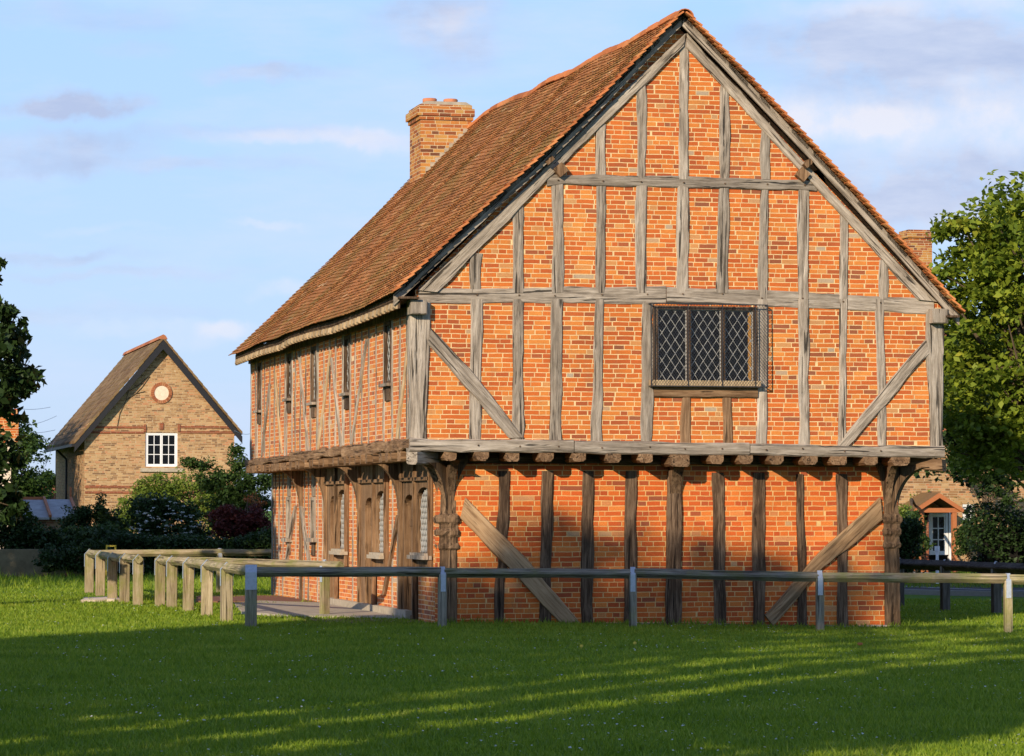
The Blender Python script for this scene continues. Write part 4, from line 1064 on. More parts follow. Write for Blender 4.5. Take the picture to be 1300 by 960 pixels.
mb = MB(); mb.box(a.x, b.x, kY+2.1, kY+2.9, 5.6, b.z-.15); mb.box(a.x-.05, b.x+.05, kY+2.05, kY+2.95, b.z-.15, b.z); mb.box(a.x+.02, b.x-.02, kY+2.12, kY+2.88, b.z, b.z+.08); mb.build('chimney', M['chim_brick'], cot, uv=1)
# porch
pY = kY-1.3; pp = lambda x, y: onY(x, y, pY)
pa, pb, pt = pp(1168, 700), pp(1215, 700), pp(1186, 626); pez = pp(1190, 646).z
PL = M['plumb']
for xx, lab in ((pa.x+.06, 0), (pb.x-.06, 0)):
    mb = MB(); mb.box(xx-.06, xx+.06, pY, pY+.12, -.1, pez-.02); mb.build('porch_post', PL, cot)
mb = MB(); mb.box(pa.x-.1, pb.x+.1, pY-.01, pY+.13, pez-.1, pez+.02); mb.build('porch_beam', PL, cot)
mxx = (pa.x+pb.x)/2
for s_ in (-1, 1):
    e = pa.x-.18 if s_ < 0 else pb.x+.18
    mb = MB(); mb.prism([(mxx, pY-.12, pt.z), (e, pY-.12, pez-.02), (e, pY-.12, pez-.13), (mxx, pY-.12, pt.z-.13)], (0, .08, 0)); mb.build('porch_barge', PL, cot)
    mb = MB(); mb.prism([(mxx, pY-.03, pt.z+.02), (e, pY-.03, pez), (e, pY-.03, pez-.05), (mxx, pY-.03, pt.z-.03)], (0, 1.3, 0)); mb.build('porch_roof', M['tilebrown'], cot)
mb = MB(); mb.box(pa.x, pa.x+.3, pY+.125, pY+1.3, -.1, 1.25); mb.build('porch_pier', M['redband'], cot, uv=1)
pk0, pk1 = kp(1174, 690).x, kp(1211, 690).x
mb = MB(); mb.box(pk0, pk1, kY-.05, kY-.004, -.1, pez-.02); mb.build('porch_shade', M['dark'], cot)  # flat near-black panel painted as the shade inside the porch
sash(cot, kp(1177, 690).x, kp(1201, 690).x, .35, pez-.12, kY-.16, 2, 3, 1); mb = MB(); mb.box(kp(1202, 690).x, kp(1208, 690).x, kY-.17, kY-.06, 0, pez-.1); mb.build('door_frame', M['white'], cot)
# low outbuilding with grey roof on the left, the red roof behind it, and the brick house at the left edge
sd = 86; sY = atD(65, 640, sd).y; sp = lambda x, y, o=0: onY(x, y, sY+o)
shed = thing('garden_shed', 'low red brick shed with two-part grey felt roof', 'shed', (sp(65, 700).x, sY, 0))
x0, x1 = sp(30, 660).x, sp(99, 660).x; ze = sp(60, 657).z; zr = sp(60, 634, 2.2).z
mb = MB(); mb.box(x0+.1, x1-.1, sY, sY+3.2, -.2, ze-.03); mb.build('wall', M['fadedbrick'], shed, uv=1)
for a, b in ((x0, x0+(x1-x0)*.46), (x0+(x1-x0)*.5, x1)):
    mb = MB(); mb.prism([(a, sY-.2, ze), (a, sY+2.0, zr), (a, sY+2.0, zr-.06), (a, sY-.2, ze-.06)], (b-a, 0, 0)); mb.prism([(a, sY+2.0, zr), (a, sY+3.6, ze), (a, sY+3.6, ze-.06), (a, sY+2.0, zr-.06)], (b-a, 0, 0)); mb.build('roof_sheet', M['felt'], shed)
mb = MB()
for xx in (x0+(x1-x0)*.48, x1-.03): mb.bar((xx, sY-.22, ze+.04), (xx, sY+2.0, zr+.05), .07)
mb.bar((x1-.03, sY+2, zr+.05), (x1-.03, sY+2, zr+.35), .06); mb.bar((x0, sY+2.0, zr+.02), (x0+(x1-x0)*.45, sY+2.0, zr+.02), .1)
mb.build('roof_batten', M['plumb'], shed)
fr_ = 170; rY = atD(60, 620, fr_).y; rp = lambda x, y: onY(x, y, rY)
hs = thing('far_house', 'distant house showing only its plain red tiled roof beyond the shed', 'house', (rp(60, 640).x, rY, 0))
a, b = rp(50, 634), rp(95, 610.5); mb = MB(); mb.box(a.x+.3, b.x, rY+.3, rY+8, -.2, a.z); mb.build('wall', M['buff'], hs, uv=1)
mb = MB(); mb.prism([(a.x, rY, a.z), (a.x+.9, rY+4, b.z), (b.x, rY+4, b.z), (b.x, rY, a.z)], (0, 0, -.15)); mb.prism([(a.x, rY+8, a.z), (a.x+.9, rY+4.01, b.z), (b.x, rY+4.01, b.z), (b.x, rY+8, a.z)], (0, 0, -.15)); mb.build('roof', M['tilered'], hs)
eY = atD(5, 560, 80).y; ep = lambda x, y: onY(x, y, eY)
eh = thing('edge_house', 'brick house behind the chestnut leaves at the far left edge', 'house', (ep(-60, 600).x, eY, 0))
mb = MB(); mb.box(ep(-220, 600).x, ep(23, 600).x, eY, eY+6, ep(0, 562).z, ep(0, 519).z); mb.build('wall', M['brick'], eh, uv=1)
mb = MB(); mb.box(ep(-220, 600).x+.05, ep(14, 600).x, eY+.05, eY+6, -.2, ep(0, 562).z); mb.build('rendered_wall', M['render'], eh)
mb = MB(); q = ep(-220, 519); r_ = ep(24, 519); mb.prism([(q.x-.2, eY-.3, q.z-.05), (q.x-.2, eY+6.3, q.z-.05), (q.x-.2, eY+3, q.z+2.3)], (r_.x-q.x-1.2, 0, 0)); mb.build('roof', M['tilebrown'], eh)
# overhead wires and poles
pole = thing('telegraph_pole', 'slim wooden pole with wires beyond the shed at left', 'telegraph pole', LD((33-650)/F*120, 120))
b_ = LD((33-650)/F*120, 120); mb = MB(); mb.tube([b_, b_+Vector((0,0,3.0))], [.12, .09], 8); mb.build('pole', M['bark'], pole)
for i, (p, q, lab) in enumerate([((5,515),(64,517),'uppermost thin wire crossing the sky left of the buff house'), ((20,540),(72,528),'slanting wire reaching up to the roof of the buff house'), ((15,545.5),(70,546),'level wire at gutter height left of the buff house'), ((45,566),(70,560),'short wire near the side wall of the buff house'), ((298,547),(325,548),'thin wire between the buff house and the hall'), ((52,602),(68,562),'steep thin wire against the sky beside the buff house wall')]):
    a = atD(p[0], p[1], 118); b = atD(q[0], q[1], 126 if i != 4 else 120)
    pts = [a.lerp(b, t)-Vector((0,0,.12*math.sin(math.pi*t))) for t in np.linspace(0, 1, 9)]
    mb = MB(); mb.tube(pts, .008, 4); tag(mb.build('overhead_wire', M['galv']), lab, 'wire')
mb = MB(); b_ = LD((38-650)/F*100, 100); mb.tube([b_, b_+Vector((0,0,2.1)), b_+Vector((.1,0,2.25)), b_+Vector((.35,0,2.3))], .03, 6); tag(mb.build('lamp_post', M['galv']), 'thin pale lamp post with bent arm beyond the shed', 'lamp post')
# garden wall behind the left lawn
mb = MB(); a, b = LD(-16, 71.5), LD(-9.5, 71.5); d = (b-a).normalized(); n = Vector((-d.y, d.x, 0)); H = .66
vs = []
mb.prism([a, b, b+n*.35, a+n*.35], (0, 0, H)); o = mb.build('garden_wall', M['oldstone'], origin=a)
tag(o, 'low old stone garden wall in deep shade behind the left lawn', 'wall')
mb = MB(); c = LD((141.5-650)/F*69.5, 69.5)
def fr_box(mb, c, w, z0, z1, t=.035):
    for s_ in (-1, 1): mb.bar(c+RIGHT*s_*w/2+Vector((0,0,z0)), c+RIGHT*s_*w/2+Vector((0,0,z1))+VIEW*.08, t)
    for z in (z1-.02, (z0+z1)*.5): mb.bar(c-RIGHT*w/2+Vector((0,0,z))+VIEW*.06*(z-z0), c+RIGHT*w/2+Vector((0,0,z))+VIEW*.06*(z-z0), t)
fr_box(mb, c, .20, .0, .78); mb2 = MB(); fr_box(mb2, c+VIEW*.3, .20, 0, .4)
mb.v += []; mb.build('x', M['yellow']).name = 'yellow_stand'
tag(bpy.data.objects['yellow_stand'], 'small yellow wooden stand in the shade behind the far fence corner', 'stand')
mb = MB(); c = LD((1198.5-650)/F*64.8, 66); c.z = 0
mb.tube([c, c+Vector((0,0,.78))], .035, 8); mb.tube([c+Vector((0,0,.70)), c+Vector((0,0,.80))], .06, 8); tag(mb.build('marker_post', M['white']), 'small white-topped marker post in front of the porch hedge', 'post')

# ================================================================== VEGETATION
def rand_unit(n):
    v = RNG.normal(size=(n, 3)); return v/np.linalg.norm(v, axis=1)[:, None]
def leaf_geo(P, size, up=.35, asp=.62):
    n = len(P); s = size*RNG.uniform(.6, 1.3, n)[:, None]
    N = rand_unit(n); N[:, 2] = np.abs(N[:, 2])+up; N /= np.linalg.norm(N, axis=1)[:, None]
    T = np.cross(N, rand_unit(n)); T /= np.linalg.norm(T, axis=1)[:, None]+1e-9; B = np.cross(N, T)
    V = np.empty((n, 4, 3)); V[:, 0] = P-T*s*.5; V[:, 1] = P-B*s*.5*asp+N*s*.08; V[:, 2] = P+T*s*.5-N*s*.06; V[:, 3] = P+B*s*.5*asp+N*s*.08
    Fq = np.arange(n*4).reshape(n, 4); return V.reshape(-1, 3), Fq
def clumps(ells, n):
    """ells: (cx,cy,cz,rx,ry,rz,weight)"""
    w = np.array([e[6] for e in ells], float); w /= w.sum(); out = []
    for e, k in zip(ells, RNG.multinomial(n, w)):
        u = rand_unit(k)*(RNG.uniform(.35, 1, k)**.5)[:, None]*RNG.uniform(.82, 1.12, k)[:, None]
        out.append(u*np.array(e[3:6])+np.array(e[:3]))
    return np.concatenate(out)
def foliage(C, per, r, flat=.7):
    n = len(C)*per; rr = np.repeat(r*RNG.uniform(.6, 1.35, len(C)), per)[:, None]
    d = rand_unit(n)*(RNG.uniform(0, 1, n)**.45)[:, None]; d[:, 2] *= flat
    return np.repeat(C, per, axis=0)+d*rr
def make_tree(name, lab, base, ells, ncl, per, r, leaf, mat, trunk_r=.22, trunk_top=None, limbs=30, group=None, up=.35, zmin=.2):
    t = thing(name, lab, 'tree' if 'tree' in name else 'shrub', base, group)
    C = clumps(ells, ncl); C = C[C[:, 2] > zmin]
    P = foliage(C, per, r); P = P[P[:, 2] > .03]
    V, Fq = leaf_geo(P, leaf, up); big_mesh('crown' if 'tree' in name else 'foliage', V, Fq, mat, t)
    mb = MB(); b = Vector(base); top = Vector(trunk_top) if trunk_top else Vector((ells[0][0], ells[0][1], ells[0][2]))
    m1 = b.lerp(top, .35)+Vector((random.uniform(-.15, .15), random.uniform(-.15, .15), 0)); m2 = b.lerp(top, .7)
    spine = [b, m1, m2, top]; mb.tube(spine, [trunk_r, trunk_r*.8, trunk_r*.55, trunk_r*.2], 9)
    for c in C[RNG.choice(len(C), min(limbs, len(C)), replace=False)]:
        c = Vector(c); s_ = random.uniform(.25, .9); i = min(2, int(s_*3)); o_ = spine[i].lerp(spine[i+1], s_*3-i)
        if o_.z > c.z+.6: o_ = spine[1]
        mid = o_.lerp(c, .5)+Vector((random.uniform(-.2, .2), random.uniform(-.2, .2), .15*(c-o_).length*.5))
        l0 = (c-o_).length; mb.tube([o_, mid, c], [min(trunk_r*.4, .02+l0*.018), .012+l0*.008, .006], 5)
    mb.build('trunk' if 'tree' in name else 'stem', M['bark'], t, True)
    return t
def ell(px, py, d, rx, ry, rz, w=1):
    p = atD(px, py, d); return (p.x, p.y, p.z, rx, ry, rz, w)
# maple on the right
D = 57
make_tree('maple_tree', 'large maple tree with yellow-green sunlit top, right of the hall', LD((1345-650)/F*D, D),
  [ell(1318, 430, D, 1.9, 2.2, 2.3, 3.2), ell(1292, 330, D-.3, 1.15, 1.3, 1.0, 1.2), ell(1330, 300, D, 1.4, 1.6, 1.5, 1.2), ell(1205, 290, D, .42, .6, .16, .22), ell(1240, 335, D-.3, .65, .8, .35, .4), ell(1205, 350, D-.3, .35, .5, .18, .2), ell(1245, 395, D, .75, .9, .5, .6), ell(1288, 260, D, .45, .5, .5, .3), ell(1262, 290, D, .5, .6, .3, .25),
   ell(1255, 500, D, .95, 1.3, 1.1, 1.1), ell(1300, 560, D, 1.3, 1.5, 1.0, 1.0), ell(1235, 560, D, .55, .9, .55, .35), ell(1400, 420, D, 2.4, 2.6, 3.0, 1.5), ell(1215, 440, D+1, .4, .8, .5, .3)],
  680, 36, .30, .15, M['maple'], .26, LD((1335-650)/F*D, D, 6), 60)
# dark tree filling behind it
D = 68
make_tree('shade_tree', 'dark dense tree behind the maple, low at right of the hall', LD((1380-650)/F*D, D),
  [ell(1260, 520, D, 1.7, 1.5, 1.9, 1), ell(1215, 470, D, .7, 1, 1.1, .5), ell(1330, 480, D, 1.8, 1.5, 2.2, 1)], 330, 70, .5, .16, M['darkleaf'], .2, None, 20)
# chestnut at left edge
D = 50
make_tree('chestnut_tree', 'dark horse chestnut hanging in from the left edge', LD((-75-650)/F*D, D),
  [ell(-25, 470, D, .75, .9, .95, 1.4), ell(14, 432, D, .32, .5, .34, .5), ell(25, 480, D, .28, .4, .22, .3), ell(38, 500, D, .14, .3, .10, .08), ell(5, 395, D, .22, .3, .12, .15), ell(14, 520, D, .3, .4, .14, .2), ell(-5, 580, D, .38, .5, .5, .5), ell(-70, 480, D, 1.1, 1.3, 2.2, 1.6), ell(5, 640, D, .32, .5, .35, .4), ell(-14, 335, D, .2, .2, .25, .1)],
  230, 30, .19, .17, M['darkleaf'], .25, LD((-70-650)/F*D, D, 5), 40, up=.1)
D = 95
make_tree('conifer_tree', 'feathery dark green tree behind the chestnut, left of the shed', LD((20-650)/F*D, D),
  [ell(20, 590, D, 1.0, 1, 1.5, 1), ell(5, 640, D, 1.2, 1, 1.0, 1), ell(38, 620, D, .5, .7, .6, .4), ell(25, 555, D, .4, .5, .5, .3)], 200, 60, .34, .13, M['midleaf'], .15, None, 16)
D = 170
make_tree('distant_tree', 'small distant round tree on the skyline left of the buff house', LD((62-650)/F*D, D),
  [ell(62, 608, D, .5, .7, .4, 1), ell(56, 618, D, .8, .7, .8, 1)], 60, 40, .3, .16, M['midleaf'], .12, None, 6)
def shrub(lab, base_px, D, ells, ncl, per, r, leaf, mat, name='shrub', **k):
    return make_tree(name, lab, LD((base_px-650)/F*D, D), [ell(*e[:2], e[2], *e[3:]) for e in ells], ncl, per, r, leaf, mat, .06, None, 14, up=.25, **k)
elder = shrub('dark shrub covered in flat white flower heads, in front of the buff house', 212, 76, [(212,668,76,.95,.6,.75,1), (185,655,76,.45,.5,.5,.4), (240,690,76,.6,.5,.5,.5), (265,702,75.5,.5,.5,.35,.35)], 230, 60, .24, .09, M['darkleaf'])
# flower heads of the elder
mb = MB()
C = clumps([ell(212,668,75.4,.95,.35,.72,1), ell(255,695,75.0,.6,.3,.38,.5)], 150); V_ = []; 
P = foliage(C[C[:, 2] > .45], 16, .055, .35); V_, Fq = leaf_geo(P-np.array(VIEW)*.25, .035, 1.2, .9); big_mesh('flower_heads', V_, Fq, M['petal'], elder)
shrub('yellow-green shrub lit by the sun against the buff house wall', 240, 84, [(235,632,84,1.1,.7,.6,1), (200,625,84,.7,.6,.45,.5), (172,660,83,.5,.5,.45,.3), (190,645,84,.8,.5,.5,.5), (280,650,84,.9,.6,.6,.6)], 300, 60, .26, .085, M['yleaf'])
shrub('tall dark green shrub with a pointed top close to the far corner of the hall', 298, 80, [(298,620,80,.5,.5,.5,.7), (301,585,80,.17,.3,.42,.3), (322,625,80,.8,.6,.6,.9), (270,610,80,.45,.5,.3,.4), (253,590,80,.28,.2,.10,.15), (240,586,80,.12,.2,.06,.06), (292,655,80,.9,.5,.5,.8)], 270, 55, .2, .085, M['midleaf'])
shrub('dark purple-leaved shrub beside the far corner of the hall', 305, 74, [(300,672,74,.6,.5,.42,1), (325,668,74,.4,.5,.45,.6), (285,655,74,.3,.4,.2,.3)], 150, 50, .2, .08, M['redleaf'])
orl = shrub('small orange-leaved bush glowing in sun beside the hall corner', 320, 79, [(320,634,78.6,.22,.2,.12,1), (330,640,78.6,.2,.2,.1,1)], 16, 10, .14, .075, M['orleaf'])
shrub('dark bush with upright twigs below the buff house wall', 115, 77, [(118,675,77,.8,.5,.5,1), (100,665,77,.4,.4,.45,.4), (140,665,77,.3,.3,.45,.3), (155,700,77,.6,.4,.5,.6), (108,648,77,.08,.1,.3,.08), (128,645,77,.08,.1,.35,.08)], 200, 50, .2, .085, M['darkleaf'])
shrub('small orange-green sunlit bush between the dark bushes', 152, 80, [(152,665,80,.35,.3,.2,1), (145,672,80,.3,.3,.15,1)], 40, 30, .16, .08, M['yleaf'])
shrub('dark overgrown laurel in shade at the left edge behind the lawn', 30, 74, [(10,690,74,.9,.6,.6,1), (55,690,74,.8,.5,.5,1), (0,655,74,.7,.6,.6,.7), (-30,650,74,1,.8,.9,.8)], 300, 55, .25, .095, M['darkleaf'])
# hedges
def hedge(lab, a, b, h, w, n, mat, leaf=.09):
    a = Vector(a); b = Vector(b); t = thing('hedge', lab, 'hedge', (a+b)/2); d = b-a; s_ = Vector((-d.y, d.x, 0)).normalized()
    k = RNG.uniform(0, 1, n); wv = RNG.uniform(-.5, .5, n); hh = RNG.uniform(0, 1, n)**.7
    top = h*(1+.10*np.sin(k*d.length*1.3+1)+.07*np.sin(k*d.length*3.1)); 
    shell = RNG.uniform(0, 1, n) < .6
    wv = np.where(shell, np.sign(wv)*.5*(1+RNG.normal(0, .08, n)), wv)
    C = np.array(a)[None]+np.outer(k, np.array(d))+np.outer(wv*w, np.array(s_)); C[:, 2] = hh*top+.02
    V_, Fq = leaf_geo(foliage(C, 12, .16), leaf, .3); big_mesh('foliage', V_, Fq, mat, t)
    mb = MB(); u = d.normalized(); mb.prism([a+u*.2+s_*w*.3, b-u*.2+s_*w*.3, b-u*.2-s_*w*.3, a+u*.2-s_*w*.3], (0, 0, h*.8)); mb.build('dark_core', M['dark'], t)  # solid near-black core standing in for the shade inside the hedge
    return t
shrub('low dark bush half hiding the left pier of the red porch', 1163, 78, [(1160,672,78,.28,.3,.55,1), (1172,690,78,.2,.25,.25,.5)], 60, 40, .14, .075, M['midleaf'])
shrub('low leafy bush at the right foot of the red porch', 1226, 78, [(1226,678,78,.28,.3,.4,1), (1220,695,78,.2,.2,.2,.4)], 50, 40, .14, .075, M['midleaf'])
shrub('dark ivy tumbling over the low garden wall at left', 85, 71, [(95,712,70.9,.35,.2,.25,1), (62,715,70.9,.3,.2,.2,.6), (118,705,71,.4,.3,.35,1), (75,700,71.3,.5,.3,.2,.8)], 130, 45, .15, .08, M['darkleaf'])
shrub('loose green bush rising behind the garden wall at left', 92, 74.5, [(90,685,74.5,.6,.4,.3,1), (130,680,74.5,.4,.3,.35,.6)], 90, 45, .18, .085, M['midleaf'])
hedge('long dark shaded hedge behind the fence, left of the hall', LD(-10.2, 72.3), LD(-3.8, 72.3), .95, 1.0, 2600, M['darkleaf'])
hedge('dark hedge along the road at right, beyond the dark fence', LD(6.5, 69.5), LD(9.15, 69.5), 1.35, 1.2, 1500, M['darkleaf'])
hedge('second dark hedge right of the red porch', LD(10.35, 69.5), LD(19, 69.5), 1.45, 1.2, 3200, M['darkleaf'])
D = 76
shrub('olive-green climber over the porch of the cottage', 1165, 81, [(1165,632,84,.45,.25,.35,1), (1190,625,84.2,.4,.2,.2,.5), (1211,637,84.2,.25,.2,.15,.3), (1149,665,79,.25,.4,.5,.7)], 120, 45, .17, .08, M['yleaf'])
shrub('green creeper trailing on the cottage wall', 1262, 82, [(1245,600,82.5,.3,.3,.35,.7), (1262,615,82.5,.35,.3,.4,.8), (1215,585,82.5,.25,.2,.2,.4), (1285,630,82.5,.3,.3,.5,.5)], 90, 40, .16, .08, M['midleaf'])
# belt of tall trees left of and beside the viewer; its shade falls on the lawn and the foot of the hall
SUN_AZ, SUN_EL = R(40), R(20.5)
sunh = Vector((math.sin(SUN_AZ), math.cos(SUN_AZ), 0))      # horizontal direction in which the light travels
def belt():
    c0 = 10.0; kk = sunh.dot(VIEW)/math.tan(SUN_EL); lr = sunh.dot(RIGHT)/sunh.dot(VIEW)
    # where the top of the shade reaches: (sideways, away) on the lawn, then (sideways, height) on the gable wall
    edge = [(-9, 33.6), (-6, 35.9), (-4.5, 38.6), (-3.2, 42.0), (-2.7, 43.8), (-1.2, 44.6), (-.5, 43.2)]
    for px, zw in ((630, .05), (665, .45), (690, .75), (730, 1.0), (770, .95), (800, .7), (840, .65), (900, .7), (980, .75), (1040, .65), (1085, .6), (1130, .35)):
        lw = (px-650)/90; dw = 42.8+.237*(lw+1.25); edge.append((lw+lr*kk*zw, dw+kk*zw))
    edge += [(6.6, 42.5), (7.6, 37.5), (12, 37.5)]
    C = []; lat = -9.5
    while lat < 11:
        de = np.interp(lat, [e[0] for e in edge], [e[1] for e in edge])
        zt = (de-c0)/kk; la = lat-lr*(de-c0); z = 0
        while z < zt:
            dz = z*kk+c0; ll = la+lr*(dz-c0)
            gap = abs(dz-(33.9+.10*(ll-3))) < .45+.22*math.sin(ll*2.1) and 1.0 < ll < 9
            gap = gap or (39.0 < dz < 42.0 and ll > 4.6+.5*math.sin(dz*3))
            if not gap:
                top = z > zt-.9
                for q in range(3 if top else (5 if ll > .8 else 10)):
                    off = random.uniform(-.35, .35) if top else random.uniform(-2.0, 2.0)
                    p = LD(la+random.uniform(-.2, .2)+lr*off, c0+off)
                    wl = 42.8+.237*((ll-lr*max(0, dz-43))+1.25)
                    if dz > wl+.1 and ll > -.6 and random.random() < .62: continue
                    zz = max(.2, z+off/kk+random.uniform(-.12, .12))
                    if la+lr*off > -3.7-off*.17 and zz < 4.7: continue
                    C.append((p.x, p.y, zz))
            z += .36
        lat += .3
    C = np.array(C); P = foliage(C, 15, .34, .9)
    # trees of the gardens beyond the left edge, shading the garden and the side of the buff house
    G = []
    for _ in range(1100): p = LD(random.uniform(-23, -12.5), random.uniform(55.5, 60.5)); G.append((p.x, p.y, random.uniform(5.3, 10.4)))
    for _ in range(120): p = LD(random.uniform(-17, -12.5), random.uniform(57, 60)); G.append((p.x, p.y, random.uniform(2.0, 5.3)))
    for _ in range(2000): G.append((bl-4.6-random.uniform(0, 3.6), HY-3.6+random.uniform(-.5, 13), random.uniform(.3, 8.2)))
    P2_ = foliage(np.array(G), 14, .55, .9); P = np.concatenate([P, P2_])
    V_, Fq = leaf_geo(P, .3, .2)
    o = big_mesh('tree_belt', V_, Fq, M['midleaf']); return tag(o, 'belt of tall trees beside the photographer, left outside the photo', None, None, 'stuff')
belt()

# ------------------------------------------------------------------ grass
def in_poly_world(x, y):
    hall_in = (x > J-.12) & (x < JR+.1) & (y > J-.06) & (y < L)
    return hall_in
def grass():
    n = 620000
    d = 16.5*(76/16.5)**RNG.uniform(0, 1, n)
    lat = RNG.uniform(-1, 1, n)*(d/6*1.12+.6)
    x = CAM.x+VIEW.x*d+RIGHT.x*lat; y = CAM.y+VIEW.y*d+RIGHT.y*lat
    keep = ~in_poly_world(x, y)
    keep &= ~((lat > 5.0) & (d > 57.6) & (d < 65.5))
    ap = (x > -3.9) & (x < J) & (y > 1.6) & (y < 9.2) & (x > -2.9-.0*(y)) & (lat > -4.2) & (d > 45.6) & (d < 51.8); keep &= ~ap
    ap2 = (lat < -3.6) & (lat > -5.6) & (d > 51.8) & (d < 55) & (x < J); keep &= ~ap2
    x, y, d = x[keep], y[keep], d[keep]; n = len(x)
    t = np.clip((x-1)/6, 0, 1); z = -.10*t*t*(3-2*t)
    tuft = .5+.5*np.sin(x*1.7+np.sin(y*2.3)*1.5)*np.sin(y*1.1+1)
    h = RNG.uniform(.014, .040, n)*(1+.7*tuft)*np.where(RNG.uniform(0, 1, n) < .02, 1.8, 1)
    back = d > 62; h = np.where(back & (RNG.uniform(0, 1, n) < .25), h*3.2, h)
    near_wall = (np.abs(y-(J-.12)) < .16) & (x > J) & (x < JR+.2); h = np.where(near_wall, h*2.0, h)
    w = RNG.uniform(.004, .008, n)*(1+d/50)
    an = RNG.uniform(0, 2*math.pi, n); lean = RNG.normal(0, .5, (n, 2))*h[:, None]
    V = np.empty((n, 3, 3)); V[:, 0, 0] = x-np.cos(an)*w; V[:, 0, 1] = y-np.sin(an)*w; V[:, 0, 2] = z-.004
    V[:, 1, 0] = x+np.cos(an)*w; V[:, 1, 1] = y+np.sin(an)*w; V[:, 1, 2] = z-.004
    V[:, 2, 0] = x+lean[:, 0]; V[:, 2, 1] = y+lean[:, 1]; V[:, 2, 2] = z+h
    tag(big_mesh('grass', V.reshape(-1, 3), np.arange(n*3).reshape(n, 3), M['grassblade'], None, 3), 'short mown green grass of the village green', None, None, 'stuff')
    # daisies in drifts
    m = 3200; d = 18*(62/18)**RNG.uniform(0, 1, m); lat = RNG.uniform(-1, 1, m)*(d/6); x = CAM.x+VIEW.x*d+RIGHT.x*lat; y = CAM.y+VIEW.y*d+RIGHT.y*lat
    dens = np.sin(x*.9+1)*np.sin(y*.7)+.4*np.sin(x*2.3+y*1.9); k = (dens > -.1) & ~in_poly_world(x, y) & ~((lat > -4.2) & (d > 45.6) & (d < 55) & (x < J)) & ~((lat > 5.0) & (d > 57)); x, y, d = x[k], y[k], d[k]
    t = np.clip((x-1)/6, 0, 1); z = -.10*t*t*(3-2*t)+RNG.uniform(.03, .055, len(x))
    V_, Fq = leaf_geo(np.stack([x, y, z], 1), .020, 1.5, 1.0); tag(big_mesh('daisies', V_, Fq, M['petal']), 'scattered small white daisies in the lawn', None, None, 'stuff')
grass()
for i_, (px, py, lab) in enumerate(((806, 822, 'small yellow dandelion head in the sunlit strip of lawn below the middle post'), (1092, 823, 'orange fallen leaf on the lawn near the right hand posts'), (738, 826, 'tiny yellow flower in the lawn left of the middle post'))):
    c = onG(px, py); c.z += .045; mb = MB(); rr = .035 if i_ == 1 else .02
    mb.prism([(c.x+math.cos(k*math.pi/3.5)*rr, c.y+math.sin(k*math.pi/3.5)*rr*.7, c.z+.012*math.sin(k)) for k in range(7)], (0, 0, .012)); mb.tube([Vector((c.x, c.y, c.z-.06)), c], .003, 4)
    tag(mb.build('fallen_leaf' if i_ == 1 else 'yellow_flower', M['orleaf'] if i_ == 1 else M['yellow']), lab, 'leaf' if i_ == 1 else 'flower')

# ================================================================== LIGHT, SKY, CAMERA
sun = bpy.data.lights.new('sun', 'SUN'); sun.energy = 5.0; sun.angle = R(.55); sun.color = (1.0, .83, .60)
so = bpy.data.objects.new('sun', sun); COL.objects.link(so)
ldir = Vector((sunh.x*math.cos(SUN_EL), sunh.y*math.cos(SUN_EL), -math.sin(SUN_EL)))
so.rotation_euler = ldir.to_track_quat('-Z', 'Y').to_euler(); so.location = (-20, -30, 20)
w = bpy.data.worlds.new('World'); S.world = w; w.use_nodes = True; nt = w.node_tree
for n in list(nt.nodes): nt.nodes.remove(n)
class WN(NT):
    def __init__(s): s.t = nt
T_ = WN()
out = nt.nodes.new('ShaderNodeOutputWorld'); bg = nt.nodes.new('ShaderNodeBackground'); bg.inputs['Strength'].default_value = .10
sky = nt.nodes.new('ShaderNodeTexSky'); sky.sky_type = 'NISHITA'; sky.sun_disc = False; sky.sun_elevation = SUN_EL
# sun stands at direction -sunh; the node's rotation is measured clockwise from +Y
sky.sun_rotation = math.atan2(-sunh.x, -sunh.y); sky.ozone_density = 3.0; sky.air_density = 1.0; sky.dust_density = .6
tc = T_.coord('Generated')
sep = nt.nodes.new('ShaderNodeSeparateXYZ'); T_.l(tc, sep.inputs[0])
az = T_.math('ARCTAN2', sep.outputs[0], sep.outputs[1]); hyp = T_.math('SQRT', T_.math('ADD', T_.math('MULTIPLY', sep.outputs[0], sep.outputs[0]), T_.math('MULTIPLY', sep.outputs[1], sep.outputs[1])))
el = T_.math('DIVIDE', sep.outputs[2], T_.math('MAXIMUM', hyp, .05))
cmb = nt.nodes.new('ShaderNodeCombineXYZ'); T_.l(az, cmb.inputs[0]); T_.l(el, cmb.inputs[1])
def P2(px, py): return (TH+math.atan((px-CX)/F), (HZ-py)/F, 0)
warp = T_.noise(cmb.outputs[0], 22, 5, .62)
wv = nt.nodes.new('ShaderNodeVectorMath'); wv.operation = 'MULTIPLY_ADD'; T_.l(warp.outputs['Color'], wv.inputs[0]); wv.inputs[1].default_value = (.05, .022, 0); 
sb = nt.nodes.new('ShaderNodeVectorMath'); sb.operation = 'SUBTRACT'; T_.l(cmb.outputs[0], sb.inputs[0]); sb.inputs[1].default_value = (.025, .011, 0); T_.l(sb.outputs[0], wv.inputs[2])
fl = T_.noise(cmb.outputs[0], 60, 5, .6)
